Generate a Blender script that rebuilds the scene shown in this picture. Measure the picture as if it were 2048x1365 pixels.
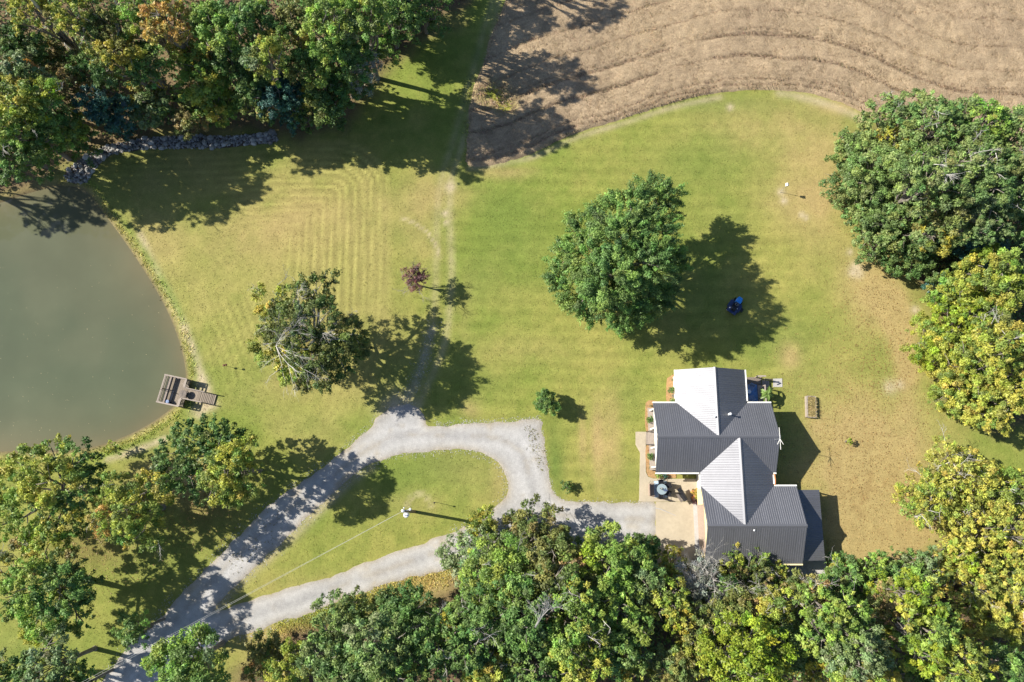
import bpy, math, random
import numpy as np
from mathutils import Vector, Matrix
from mathutils.geometry import tessellate_polygon

for o in list(bpy.data.objects):
    bpy.data.objects.remove(o)
S = bpy.context.scene
COL = S.collection

# ------------------------------------------------------------------ camera, sky, sun, exposure
CAM_H, TILT, FPX = 70.0, math.radians(11.0), 1365.0       # a drone 70 m up, its lens tipped 11 degrees off straight down
SUN_EL, SUN_DIR = math.radians(37.5), (1.0, -0.225)        # shadows fall along SUN_DIR on the ground
cd = bpy.data.cameras.new('camera'); cam = bpy.data.objects.new('camera', cd); COL.objects.link(cam)
cd.sensor_width = 36.0; cd.lens = FPX * 36.0 / 2048.0
cd.clip_start = 0.5; cd.clip_end = 2000.0
cam.location = (0, 0, CAM_H); cam.rotation_euler = (TILT, 0, 0)
S.camera = cam
W = bpy.data.worlds.new('World'); S.world = W; W.use_nodes = True
nt = W.node_tree
bg = nt.nodes['Background']
sky = nt.nodes.new('ShaderNodeTexSky'); sky.sky_type = 'NISHITA'; sky.sun_disc = False
sky.sun_elevation = SUN_EL
_sd = Vector((SUN_DIR[0], SUN_DIR[1], 0)).normalized()
to_sun = Vector((-_sd.x * math.cos(SUN_EL), -_sd.y * math.cos(SUN_EL), math.sin(SUN_EL)))
sky.sun_rotation = math.atan2(to_sun.x, to_sun.y)
nt.links.new(sky.outputs[0], bg.inputs[0]); bg.inputs[1].default_value = 0.075; sky.ozone_density = 3.5
sl = bpy.data.lights.new('sun', 'SUN'); sl.energy = 4.9; sl.angle = math.radians(0.5); sl.color = (1.0, 0.94, 0.82)
so = bpy.data.objects.new('sun', sl); COL.objects.link(so); so.location = (-60, 15, 60)
so.rotation_euler = to_sun.to_track_quat('Z', 'Y').to_euler()
vs = S.view_settings
vs.view_transform = 'Standard'; vs.look = 'None'; vs.gamma = 1.0; vs.exposure = 0.98; vs.use_curve_mapping = False
S.cycles.max_bounces = 6; S.cycles.diffuse_bounces = 3; S.cycles.transmission_bounces = 4; S.cycles.transparent_max_bounces = 4
S.cycles.use_denoising = True

# ------------------------------------------------------------------ helpers
cT, sT = math.cos(TILT), math.sin(TILT)
def at(px, py, z=0.0):
    """The point of the place at height z that the photograph shows at (px, py)."""
    dx = (px - 1024.0) / FPX; dy = -(py - 682.5) / FPX
    t = (z - CAM_H) / (dy * sT - cT)
    return Vector((dx * t, (dy * cT + sT) * t, z))
def mpp(px, py, z=0.0):
    dy = -(py - 682.5) / FPX
    return (z - CAM_H) / (dy * sT - cT) / FPX
def atl(pts, z=0.0):
    return np.array([at(p[0], p[1], z)[:2] for p in pts])

def tag(o, label=None, cat=None, group=None, kind=None):
    if label: o['label'] = label
    if cat: o['category'] = cat
    if group: o['group'] = group
    if kind: o['kind'] = kind
    return o
def empty(name, loc, rz=0.0, label=None, cat=None, group=None):
    e = bpy.data.objects.new(name, None); COL.objects.link(e)
    e.location = loc; e.rotation_euler = (0, 0, rz); e.empty_display_size = 0.3
    return tag(e, label, cat, group)
def link(name, me, parent=None, loc=None, rot=None, scale=None):
    o = bpy.data.objects.new(name, me); COL.objects.link(o)
    if parent is not None: o.parent = parent
    if loc is not None: o.location = loc
    if rot is not None: o.rotation_euler = rot
    if scale is not None: o.scale = scale
    return o
def np_mesh(name, V, F, mat, col=None, smooth=False):
    """V (n,3); F (m,k) with one k; col (m,3) colours per face."""
    me = bpy.data.meshes.new(name)
    V = np.asarray(V, dtype=np.float32); F = np.asarray(F, dtype=np.int32)
    n, m, k = len(V), len(F), F.shape[1]
    me.vertices.add(n); me.vertices.foreach_set('co', V.ravel())
    me.loops.add(m * k); me.loops.foreach_set('vertex_index', F.ravel())
    me.polygons.add(m); me.polygons.foreach_set('loop_start', np.arange(0, m * k, k, dtype=np.int32))
    if smooth: me.polygons.foreach_set('use_smooth', np.ones(m, dtype=bool))
    me.update(calc_edges=True)
    if col is not None:
        dom = 'FACE' if len(col) == m and len(col) != n else 'POINT'
        a = me.attributes.new('col', 'FLOAT_COLOR', dom)
        c4 = np.ones((len(col), 4), dtype=np.float32); c4[:, :3] = col
        a.data.foreach_set('color', c4.ravel())
    if mat: me.materials.append(mat)
    return me

class MB:
    """Collects simple shapes into one mesh."""
    def __init__(s): s.v = []; s.f = []
    def add(s, v, f):
        b = len(s.v); s.v += [tuple(p) for p in v]; s.f += [tuple(i + b for i in q) for q in f]; return s
    def box(s, c, d, rz=0.0, rx=0.0, ry=0.0, bevel=0.0):
        M = Matrix.Rotation(rz, 3, 'Z') @ Matrix.Rotation(ry, 3, 'Y') @ Matrix.Rotation(rx, 3, 'X')
        hx, hy, hz = d[0] / 2, d[1] / 2, d[2] / 2
        if bevel <= 0:
            P = [(-hx, -hy, -hz), (hx, -hy, -hz), (hx, hy, -hz), (-hx, hy, -hz), (-hx, -hy, hz), (hx, -hy, hz), (hx, hy, hz), (-hx, hy, hz)]
            Fc = [(3, 2, 1, 0), (4, 5, 6, 7), (0, 1, 5, 4), (1, 2, 6, 5), (2, 3, 7, 6), (3, 0, 4, 7)]
        else:
            b = bevel
            P = []
            for z, ins in ((-hz, 0), (hz - b, 0), (hz, b)):
                for (sx, sy) in ((-1, -1), (1, -1), (1, 1), (-1, 1)):
                    ax, ay = hx - ins, hy - ins
                    c1 = (sx * (ax - b), sy * ay); c2 = (sx * ax, sy * (ay - b))
                    for q in ((c1, c2) if sx * sy < 0 else (c2, c1)):
                        P.append((q[0], q[1], z))
            Fc = [tuple(range(7, -1, -1)), tuple(range(16, 24))]
            for r in range(2):
                for i in range(8):
                    j = (i + 1) % 8
                    Fc.append((r * 8 + i, r * 8 + j, r * 8 + 8 + j, r * 8 + 8 + i))
        cc = Vector(c)
        return s.add([M @ Vector(p) + cc for p in P], Fc)
    def tube(s, pts, rad, n=6, cap=True):
        pts = [Vector(p) for p in pts]
        if not hasattr(rad, '__len__'): rad = [rad] * len(pts)
        V = []; Fc = []
        for i, p in enumerate(pts):
            d = (pts[min(i + 1, len(pts) - 1)] - pts[max(i - 1, 0)])
            if d.length < 1e-6: d = Vector((0, 0, 1))
            d.normalize()
            a = d.cross(Vector((0, 0, 1)) if abs(d.z) < 0.9 else Vector((1, 0, 0))).normalized(); b = d.cross(a)
            for k in range(n):
                t = 2 * math.pi * k / n
                V.append(p + (a * math.cos(t) + b * math.sin(t)) * rad[i])
        for i in range(len(pts) - 1):
            for k in range(n):
                k2 = (k + 1) % n
                Fc.append((i * n + k, i * n + k2, (i + 1) * n + k2, (i + 1) * n + k))
        if cap:
            Fc.append(tuple(range(n - 1, -1, -1))); Fc.append(tuple((len(pts) - 1) * n + k for k in range(n)))
        return s.add(V, Fc)
    def lathe(s, c, prof, n=12):
        V = []; Fc = []; c = Vector(c)
        for (r, z) in prof:
            for k in range(n):
                t = 2 * math.pi * k / n
                V.append(c + Vector((r * math.cos(t), r * math.sin(t), z)))
        for i in range(len(prof) - 1):
            for k in range(n):
                k2 = (k + 1) % n
                Fc.append((i * n + k, i * n + k2, (i + 1) * n + k2, (i + 1) * n + k))
        Fc.append(tuple(range(n - 1, -1, -1))); Fc.append(tuple((len(prof) - 1) * n + k for k in range(n)))
        return s.add(V, Fc)
    def prism(s, poly, z0, z1):
        """poly (x,y) counter-clockwise between two heights"""
        n = len(poly)
        V = [(p[0], p[1], z0) for p in poly] + [(p[0], p[1], z1) for p in poly]
        Fc = [tuple(range(n - 1, -1, -1)), tuple(range(n, 2 * n))]
        for i in range(n):
            j = (i + 1) % n
            Fc.append((i, j, n + j, n + i))
        return s.add(V, Fc)
    def mesh(s, name, mat, smooth=False):
        me = bpy.data.meshes.new(name); me.from_pydata(s.v, [], s.f); me.update()
        if mat: me.materials.append(mat)
        if smooth:
            for p in me.polygons: p.use_smooth = True
        return me
    def build(s, name, mat, parent=None, smooth=False, loc=None, rot=None):
        return link(name, s.mesh(name, mat, smooth), parent, loc, rot)

# value noise
def _hash(ix, iy, seed):
    h = (ix.astype(np.int64) * 374761393 + iy.astype(np.int64) * 668265263 + seed * 974634777) & 0x7fffffff
    h = ((h ^ (h >> 13)) * 1274126177) & 0x7fffffff
    return ((h ^ (h >> 16)) & 0xffff) / 65535.0
def vnoise(x, y, seed=0):
    ix, iy = np.floor(x), np.floor(y); fx, fy = x - ix, y - iy
    fx = fx * fx * (3 - 2 * fx); fy = fy * fy * (3 - 2 * fy)
    a = _hash(ix, iy, seed); b = _hash(ix + 1, iy, seed); c = _hash(ix, iy + 1, seed); d = _hash(ix + 1, iy + 1, seed)
    return (a * (1 - fx) + b * fx) * (1 - fy) + (c * (1 - fx) + d * fx) * fy
def fbm(x, y, scale, seed=0, oct=4):
    s = 0; a = 1.0; t = 0
    for i in range(oct):
        s = s + a * vnoise(x / scale * 2 ** i + 17.3 * i, y / scale * 2 ** i - 9.1 * i, seed + i); t += a; a *= 0.55
    return s / t
def seg_dist(x, y, P, closed=True):
    """distance to a polyline / polygon outline"""
    d = np.full(x.shape, 1e9)
    n = len(P)
    for i in range(n if closed else n - 1):
        a, b = P[i], P[(i + 1) % n]
        vx, vy = b - a
        L = vx * vx + vy * vy + 1e-12
        t = np.clip(((x - a[0]) * vx + (y - a[1]) * vy) / L, 0, 1)
        d = np.minimum(d, (x - a[0] - t * vx) ** 2 + (y - a[1] - t * vy) ** 2)
    return np.sqrt(d)
def inside(x, y, P):
    r = np.zeros(x.shape, dtype=bool); n = len(P)
    for i in range(n):
        a, b = P[i], P[(i + 1) % n]
        c = ((a[1] > y) != (b[1] > y)) & (x < (b[0] - a[0]) * (y - a[1]) / (b[1] - a[1] + 1e-12) + a[0])
        r ^= c
    return r
def sdf(x, y, P):
    d = seg_dist(x, y, P)
    return np.where(inside(x, y, P), d, -d)     # positive inside
def sstep(a, b, x):
    t = np.clip((x - a) / (b - a), 0, 1); return t * t * (3 - 2 * t)
def smooth_poly(P, step=0.5, closed=True):
    """Catmull-Rom through the points, about one vertex per step metres."""
    P = np.asarray(P, dtype=float); n = len(P); out = []
    for i in range(n if closed else n - 1):
        p0, p1, p2, p3 = P[(i - 1) % n] if closed or i > 0 else P[i], P[i], P[(i + 1) % n], P[(i + 2) % n] if closed or i + 2 < n else P[(i + 1) % n]
        L = np.linalg.norm(p2 - p1); k = max(1, int(L / step))
        for j in range(k):
            t = j / k
            out.append(0.5 * ((2 * p1) + (-p0 + p2) * t + (2 * p0 - 5 * p1 + 4 * p2 - p3) * t * t + (-p0 + 3 * p1 - 3 * p2 + p3) * t ** 3))
    if not closed: out.append(P[-1])
    return np.array(out)
def ragged(P, amp, seed, closed=True):
    d = np.roll(P, -1, 0) - np.roll(P, 1, 0)
    nrm = np.stack([d[:, 1], -d[:, 0]], 1); nrm /= np.linalg.norm(nrm, axis=1, keepdims=True) + 1e-9
    k = (fbm(P[:, 0], P[:, 1], 1.1, seed, 3) - 0.5) * 2 * amp
    return P + nrm * k[:, None]
def sheet(name, loops, z, mat, kind='structure'):
    """a flat sheet with holes"""
    vl = [[Vector((p[0], p[1], 0)) for p in L] for L in loops]
    V = [v for L in vl for v in L]
    tris = tessellate_polygon(vl)
    me = bpy.data.meshes.new(name)
    T = []
    for t in tris:
        a, b, c = (V[i] for i in t)
        T.append(t if (b - a).cross(c - a).z > 0 else (t[0], t[2], t[1]))
    me.from_pydata([(v.x, v.y, z) for v in V], [], T); me.update(); me.materials.append(mat)
    return tag(link(name, me), kind=kind)

# ------------------------------------------------------------------ materials
def mat(name, base=(0.5, 0.5, 0.5), rough=0.6, metal=0.0, spec=0.4, noise=None, bump=0.0, bscale=20.0, attr=False, transl=0.0, obj_rand=0.0, coat=0.0):
    """noise: list of (scale, amount, detail, stretch) that brighten/darken the base colour"""
    m = bpy.data.materials.new(name); m.use_nodes = True
    t = m.node_tree; N = t.nodes; L = t.links
    p = N['Principled BSDF']; out = N['Material Output']
    p.inputs['Roughness'].default_value = rough; p.inputs['Metallic'].default_value = metal
    p.inputs['Specular IOR Level'].default_value = spec
    if coat: p.inputs['Coat Weight'].default_value = coat
    geo = N.new('ShaderNodeNewGeometry')
    tc = N.new('ShaderNodeTexCoord')
    if attr:
        a = N.new('ShaderNodeAttribute'); a.attribute_name = 'col'; csock = a.outputs['Color']
    else:
        r = N.new('ShaderNodeRGB'); r.outputs[0].default_value = (*base, 1); csock = r.outputs[0]
    def mul(csock, fsock):
        x = N.new('ShaderNodeMix'); x.data_type = 'RGBA'; x.blend_type = 'MULTIPLY'; x.inputs[0].default_value = 1.0
        L.new(csock, x.inputs[6]); L.new(fsock, x.inputs[7]); return x.outputs[2]
    for (sc, am, det, st) in (noise or []):
        n = N.new('ShaderNodeTexNoise'); n.inputs['Scale'].default_value = sc; n.inputs['Detail'].default_value = det; n.inputs['Roughness'].default_value = 0.6
        src = geo.outputs['Position']
        if st:
            mp = N.new('ShaderNodeMapping'); mp.inputs['Scale'].default_value = st; L.new(src, mp.inputs[0]); src = mp.outputs[0]
        L.new(src, n.inputs['Vector'])
        mr = N.new('ShaderNodeMapRange'); mr.inputs[1].default_value = 0.3; mr.inputs[2].default_value = 0.7
        mr.inputs[3].default_value = 1 - am; mr.inputs[4].default_value = 1 + am; mr.clamp = True
        L.new(n.outputs[0], mr.inputs[0]); csock = mul(csock, mr.outputs[0])
    if obj_rand:
        oi = N.new('ShaderNodeObjectInfo'); mr = N.new('ShaderNodeMapRange'); mr.inputs[3].default_value = 1 - obj_rand; mr.inputs[4].default_value = 1 + obj_rand
        L.new(oi.outputs['Random'], mr.inputs[0]); csock = mul(csock, mr.outputs[0])
    L.new(csock, p.inputs['Base Color'])
    if bump:
        n = N.new('ShaderNodeTexNoise'); n.inputs['Scale'].default_value = bscale; n.inputs['Detail'].default_value = 4
        L.new(geo.outputs['Position'], n.inputs['Vector'])
        b = N.new('ShaderNodeBump'); b.inputs['Strength'].default_value = bump; b.inputs['Distance'].default_value = 0.1
        L.new(n.outputs[0], b.inputs['Height']); L.new(b.outputs[0], p.inputs['Normal'])
    if transl:
        tr = N.new('ShaderNodeBsdfTranslucent'); L.new(csock, tr.inputs['Color'])
        mx = N.new('ShaderNodeMixShader'); mx.inputs[0].default_value = transl
        L.new(p.outputs[0], mx.inputs[1]); L.new(tr.outputs[0], mx.inputs[2]); L.new(mx.outputs[0], out.inputs['Surface'])
    return m

M = {}
M['lawn'] = mat('lawn_turf', attr=True, rough=0.9, spec=0.1, noise=[(0.6, 0.07, 5, None), (2.2, 0.10, 5, None), (7.0, 0.18, 5, None), (28.0, 0.16, 3, None)], bump=0.22, bscale=9)
M['blade'] = mat('grass_blade', attr=True, rough=0.7, spec=0.2, transl=0.2)
M['leaf'] = mat('leaf', attr=True, rough=0.5, spec=0.3, transl=0.28)
M['bark'] = mat('bark', (0.2, 0.175, 0.15), 0.9, noise=[(6, 0.3, 4, (1, 1, 0.25))], bump=0.4, bscale=14)
M['pale_bark'] = mat('pale_bark', (0.42, 0.40, 0.37), 0.85, noise=[(3, 0.25, 4, None)])
M['gravel'] = mat('pale_gravel', attr=True, rough=0.9, spec=0.2, noise=[(0.35, 0.10, 4, None), (2.2, 0.10, 5, None), (14, 0.16, 4, None), (45, 0.2, 2, None)], bump=0.6, bscale=30)
M['pebble'] = mat('pebble', (0.42, 0.42, 0.42), 0.85, attr=True)
M['concrete'] = mat('tan_concrete', (0.40, 0.345, 0.26), 0.85, spec=0.25, noise=[(0.5, 0.10, 4, None), (3, 0.07, 5, None), (24, 0.06, 3, None)], bump=0.15, bscale=40)
M['grey_concrete'] = mat('grey_concrete', (0.40, 0.385, 0.37), 0.85, noise=[(0.7, 0.12, 4, None), (8, 0.08, 4, None)])
M['crop'] = mat('crop_canopy', attr=True, rough=0.95, spec=0.1, noise=[(1.2, 0.12, 4, None), (6, 0.25, 5, None), (25, 0.3, 3, None)], bump=0.8, bscale=12)
M['soil'] = mat('field_soil', (0.125, 0.092, 0.068), 0.95, spec=0.1, noise=[(1.0, 0.2, 5, None), (9, 0.3, 4, None)], bump=0.6, bscale=10)
M['stalk'] = mat('dry_stalk', attr=True, rough=0.8, spec=0.15, transl=0.25)
M['rock'] = mat('rock', (0.29, 0.28, 0.265), 0.85, noise=[(2.5, 0.25, 4, None), (14, 0.15, 3, None)], bump=0.3, bscale=12, obj_rand=0.5)
M['roof'] = mat('roof_metal', (0.165, 0.168, 0.188), 0.46, metal=0.56, spec=0.5, noise=[(0.4, 0.06, 3, None), (5, 0.05, 4, None)], obj_rand=0.05)
M['roof_trim'] = mat('roof_trim_metal', (0.15, 0.153, 0.172), 0.48, metal=0.42)
M['white'] = mat('white_paint', (0.78, 0.77, 0.73), 0.5, noise=[(4, 0.05, 3, None)])
M['cream'] = mat('cream_siding', (0.72, 0.62, 0.36), 0.6, noise=[(3, 0.05, 3, None)])
M['siding'] = mat('pale_siding', (0.66, 0.63, 0.56), 0.6, noise=[(3, 0.05, 3, None)])
M['glass'] = mat('window_glass', (0.03, 0.035, 0.04), 0.08, spec=0.6)
M['door_brown'] = mat('brown_door', (0.24, 0.16, 0.10), 0.6, noise=[(5, 0.1, 3, None)])
M['mulch'] = mat('orange_mulch', (0.38, 0.235, 0.115), 0.95, spec=0.1, noise=[(3, 0.2, 4, None), (20, 0.3, 3, None)], bump=0.5, bscale=30)
M['wood'] = mat('weathered_wood', (0.235, 0.195, 0.155), 0.85, noise=[(5, 0.15, 4, (1, 6, 1))], obj_rand=0.14)
M['rail_wood'] = mat('pale_weathered_wood', (0.30, 0.255, 0.22), 0.85, noise=[(6, 0.12, 4, None)], obj_rand=0.08)
M['dark_wood'] = mat('dark_deck_wood', (0.17, 0.14, 0.12), 0.8, noise=[(5, 0.15, 4, None)], obj_rand=0.12)
M['black'] = mat('black_plastic', (0.02, 0.02, 0.024), 0.45)
M['rubber'] = mat('black_rubber', (0.025, 0.025, 0.025), 0.8)
M['black_metal'] = mat('black_metal', (0.03, 0.03, 0.035), 0.4, metal=0.4)
M['grey_metal'] = mat('grey_metal', (0.4, 0.4, 0.42), 0.4, metal=0.8)
M['galv'] = mat('galvanised_steel', (0.55, 0.57, 0.6), 0.4, metal=0.6)
M['blue'] = mat('blue_paint', (0.015, 0.28, 0.80), 0.3, spec=0.6, coat=0.3)
M['navy'] = mat('navy_paint', (0.03, 0.05, 0.13), 0.35, spec=0.5)
M['blue_rug'] = mat('blue_rug', (0.14, 0.28, 0.56), 0.95, noise=[(3, 0.3, 4, None)])
M['pale_rug'] = mat('pale_blue_rug', (0.40, 0.52, 0.66), 0.95, noise=[(4, 0.2, 4, None)])
M['wicker'] = mat('brown_wicker', (0.33, 0.25, 0.20), 0.8, noise=[(12, 0.2, 3, None)])
M['cushion'] = mat('blue_grey_cushion', (0.22, 0.29, 0.45), 0.9, noise=[(5, 0.15, 3, None)])
M['tglass'] = mat('table_glass', (0.26, 0.33, 0.37), 0.08, spec=0.6)
M['terracotta'] = mat('terracotta', (0.45, 0.2, 0.1), 0.8)
M['pumpkin'] = mat('pumpkin_skin', (0.62, 0.23, 0.04), 0.5, noise=[(6, 0.12, 3, None)])
M['rust'] = mat('rusty_metal', (0.16, 0.075, 0.045), 0.8, noise=[(8, 0.3, 4, None)])
M['copper'] = mat('orange_downpipe', (0.5, 0.2, 0.09), 0.6)
M['pole'] = mat('pole_wood', (0.20, 0.155, 0.115), 0.9, noise=[(8, 0.2, 4, (1, 1, 0.1))])
M['porcelain'] = mat('porcelain', (0.75, 0.75, 0.78), 0.3)
M['wire'] = mat('bare_wire', (0.5, 0.5, 0.48), 0.5, metal=0.3)
M['straw'] = mat('dry_bed_straw', (0.40, 0.33, 0.16), 0.95, noise=[(3, 0.3, 5, None), (20, 0.3, 3, None)], bump=0.5)

def water_mat():
    m = mat('pond_water', attr=True, rough=0.05, spec=0.5, noise=[(0.05, 0.10, 3, None), (0.25, 0.05, 3, None)])
    N, L = m.node_tree.nodes, m.node_tree.links
    p = N['Principled BSDF']; g = N.new('ShaderNodeNewGeometry')
    n = N.new('ShaderNodeTexNoise'); n.inputs['Scale'].default_value = 1.2; n.inputs['Detail'].default_value = 3
    L.new(g.outputs['Position'], n.inputs['Vector'])
    b = N.new('ShaderNodeBump'); b.inputs['Strength'].default_value = 0.05; b.inputs['Distance'].default_value = 0.05
    L.new(n.outputs[0], b.inputs['Height']); L.new(b.outputs[0], p.inputs['Normal'])
    p.inputs['IOR'].default_value = 1.33
    return m
M['water'] = water_mat()
# ------------------------------------------------------------------ outlines of the ground's parts (read off the photograph, laid on the ground)
POND = smooth_poly(atl([(-260, 480), (-120, 430), (0, 395), (60, 375), (120, 362), (172, 372), (205, 410), (240, 455), (285, 520), (325, 585), (352, 640), (372, 700), (380, 750), (376, 790), (350, 822), (300, 858), (245, 885), (180, 905), (90, 912), (0, 914), (-150, 925), (-280, 900), (-330, 700)]), 0.6)
FIELD = smooth_poly(atl([(936, 331), (934, 290), (940, 210), (950, 165), (966, 130), (985, 65), (1012, 0), (1040, -70), (1080, -160), (1500, -230), (2250, -200), (2300, 120), (2250, 300), (1950, 290), (1780, 250), (1722, 224), (1675, 203), (1610, 186), (1530, 180), (1440, 186), (1350, 205), (1250, 237), (1150, 268), (1060, 309), (990, 329)]), 0.8)
DRIVE = atl([(150, 1440), (205, 1360), (262, 1290), (330, 1225), (400, 1150), (470, 1080), (540, 1012), (600, 966), (655, 928), (702, 890), (736, 860), (752, 838), (772, 820), (800, 812), (830, 814), (846, 830), (852, 848), (870, 853), (950, 848), (1010, 845), (1080, 840), (1084, 862), (1091, 905), (1097, 945), (1103, 978), (1114, 994), (1136, 1003), (1170, 1005), (1240, 1005), (1311, 1006), (1311, 1040), (1311, 1072), (1260, 1085), (1180, 1096), (1080, 1108), (980, 1122), (900, 1136), (850, 1150), (780, 1166), (700, 1196), (620, 1226), (540, 1252), (470, 1277), (420, 1302), (380, 1342), (340, 1440)])
ISLAND = smooth_poly(atl([(428, 1222), (470, 1172), (530, 1116), (590, 1062), (640, 1012), (690, 966), (740, 931), (795, 911), (855, 903), (920, 900), (965, 908), (1000, 935), (1016, 965), (1012, 992), (992, 1015), (960, 1040), (905, 1064), (850, 1083), (780, 1109), (700, 1139), (620, 1164), (540, 1189), (480, 1208)]), 0.5)
HAY = smooth_poly(atl([(150, 360), (205, 308), (300, 300), (430, 296), (560, 284), (700, 285), (768, 335), (779, 400), (779, 640), (760, 720), (742, 800), (720, 860), (640, 920), (560, 880), (470, 830), (425, 815), (410, 760), (385, 690), (350, 610), (300, 520), (255, 450), (205, 400)]), 0.8)
WOOD_A = atl([(-500, -500), (960, -500), (950, -40), (925, 30), (850, 60), (780, 120), (740, 190), (690, 240), (600, 262), (520, 262), (400, 262), (260, 278), (180, 305), (120, 345), (60, 372), (0, 390), (-120, 420), (-500, 470)])
WOOD_A_ROOTS = atl([(-500, -500), (1000, -500), (985, -40), (955, 50), (900, 110), (860, 170), (815, 235), (700, 264), (520, 266), (400, 266), (260, 280), (180, 307), (120, 347), (60, 374), (0, 392), (-120, 422), (-500, 472)])
WOOD_B = atl([(470, 1365), (560, 1310), (630, 1262), (740, 1238), (860, 1210), (920, 1170), (1000, 1140), (1180, 1112), (1290, 1100), (1330, 1125), (1420, 1150), (1520, 1160), (1640, 1168), (1750, 1150), (1860, 1130), (1960, 1060), (2080, 1020), (2500, 1000), (2500, 1700), (380, 1700)])
WOOD_C = atl([(1765, 262), (1850, 240), (2000, 230), (2500, 220), (2500, 880), (2080, 850), (1985, 850), (1900, 790), (1880, 700), (1890, 620), (1850, 560), (1800, 510), (1740, 460), (1712, 400), (1720, 330)])
PATIO = atl([(1271, 864), (1292, 864), (1292, 941), (1297, 953), (1306, 956), (1353, 957), (1402, 957), (1403, 1120), (1311, 1124), (1311, 1004), (1278, 1004), (1280, 906), (1271, 890)])
HOUSE_FOOT = [atl([(1305, 803), (1545, 803), (1545, 950), (1305, 950)]), atl([(1351, 745), (1487, 745), (1487, 810), (1351, 810)]), atl([(1400, 940), (1592, 940), (1592, 1130), (1400, 1130)]), atl([(1590, 975), (1640, 975), (1640, 1124), (1590, 1124)])]
WATER_Z = -0.2
DRIVE_S = ragged(np.array([p for p in smooth_poly(DRIVE, 0.3)]), 0.30, 3)
ISLAND_S = ragged(ISLAND, 0.3, 5)

def lines_near(x, y, pts, width, closed=False):
    P = smooth_poly(atl(pts), 1.0, False)
    return np.exp(-(seg_dist(x, y, P, closed) / width) ** 2)
def blob(x, y, px, py, rx, ry):
    c = at(px, py); k = mpp(px, py)
    return np.exp(-(((x - c.x) / (rx * k)) ** 2 + ((y - c.y) / (ry * k)) ** 2))

C_GREEN, C_LUSH, C_YEL, C_TAN, C_BROWN, C_DIRT, C_LITTER = (np.array(c) for c in (
    (0.160, 0.198, 0.040), (0.108, 0.158, 0.034), (0.252, 0.238, 0.066), (0.335, 0.272, 0.118), (0.290, 0.205, 0.085), (0.40, 0.335, 0.22), (0.13, 0.09, 0.055)))
DRY = [(1490, 250, 110, 60, .35), (1640, 300, 90, 110, .55), (1600, 395, 70, 50, .6), (1640, 480, 70, 80, .35), (1740, 580, 60, 90, .75), (1810, 720, 25, 120, .9), (1790, 640, 30, 60, .7), (1580, 712, 22, 26, .75), (1195, 890, 14, 90, .75), (1225, 880, 20, 80, .75), (1165, 880, 8, 70, .5), (1700, 900, 120, 130, .75),
       (1760, 980, 110, 120, .8), (1740, 1080, 90, 60, .85), (1800, 1050, 90, 40, .8), (700, 1180, 200, 30, .3), (860, 1165, 90, 28, .8), (560, 1275, 100, 26, .75), (840, 460, 40, 90, .35), (880, 380, 60, 40, .5), (1010, 345, 60, 14, .5), (1680, 215, 40, 16, .7), (830, 1010, 60, 25, .3), (1000, 960, 18, 50, .45),
       (330, 850, 40, 20, .4), (380, 960, 60, 50, .7), (300, 950, 50, 40, .5), (930, 640, 12, 90, .15), (1050, 700, 160, 30, .15), (620, 420, 160, 60, .35), (500, 480, 140, 60, .45), (300, 470, 60, 80, .25), (1090, 985, 10, 14, .5), (600, 760, 120, 40, .2), (940, 820, 20, 20, .6)]
GRN = [(1040, 500, 90, 120, .4), (1400, 330, 110, 60, .45), (1440, 210, 120, 20, .6), (1000, 420, 60, 60, .3), (1110, 930, 20, 80, .8), (1240, 950, 50, 50, .5), (900, 930, 80, 30, .4), (800, 960, 60, 40, .4), (1260, 800, 40, 50, .4), (1510, 700, 100, 30, .35), (1590, 660, 80, 40, .4), (620, 850, 80, 30, .45),
       (500, 790, 40, 40, .3), (950, 570, 40, 60, .35), (1330, 960, 20, 20, .3), (1500, 900, 60, 60, .25), (330, 1120, 120, 60, .4), (100, 1290, 160, 40, .25), (970, 770, 60, 40, .3), (1450, 450, 60, 60, .3), (700, 420, 20, 80, .15), (760, 560, 30, 90, .2)]
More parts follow.
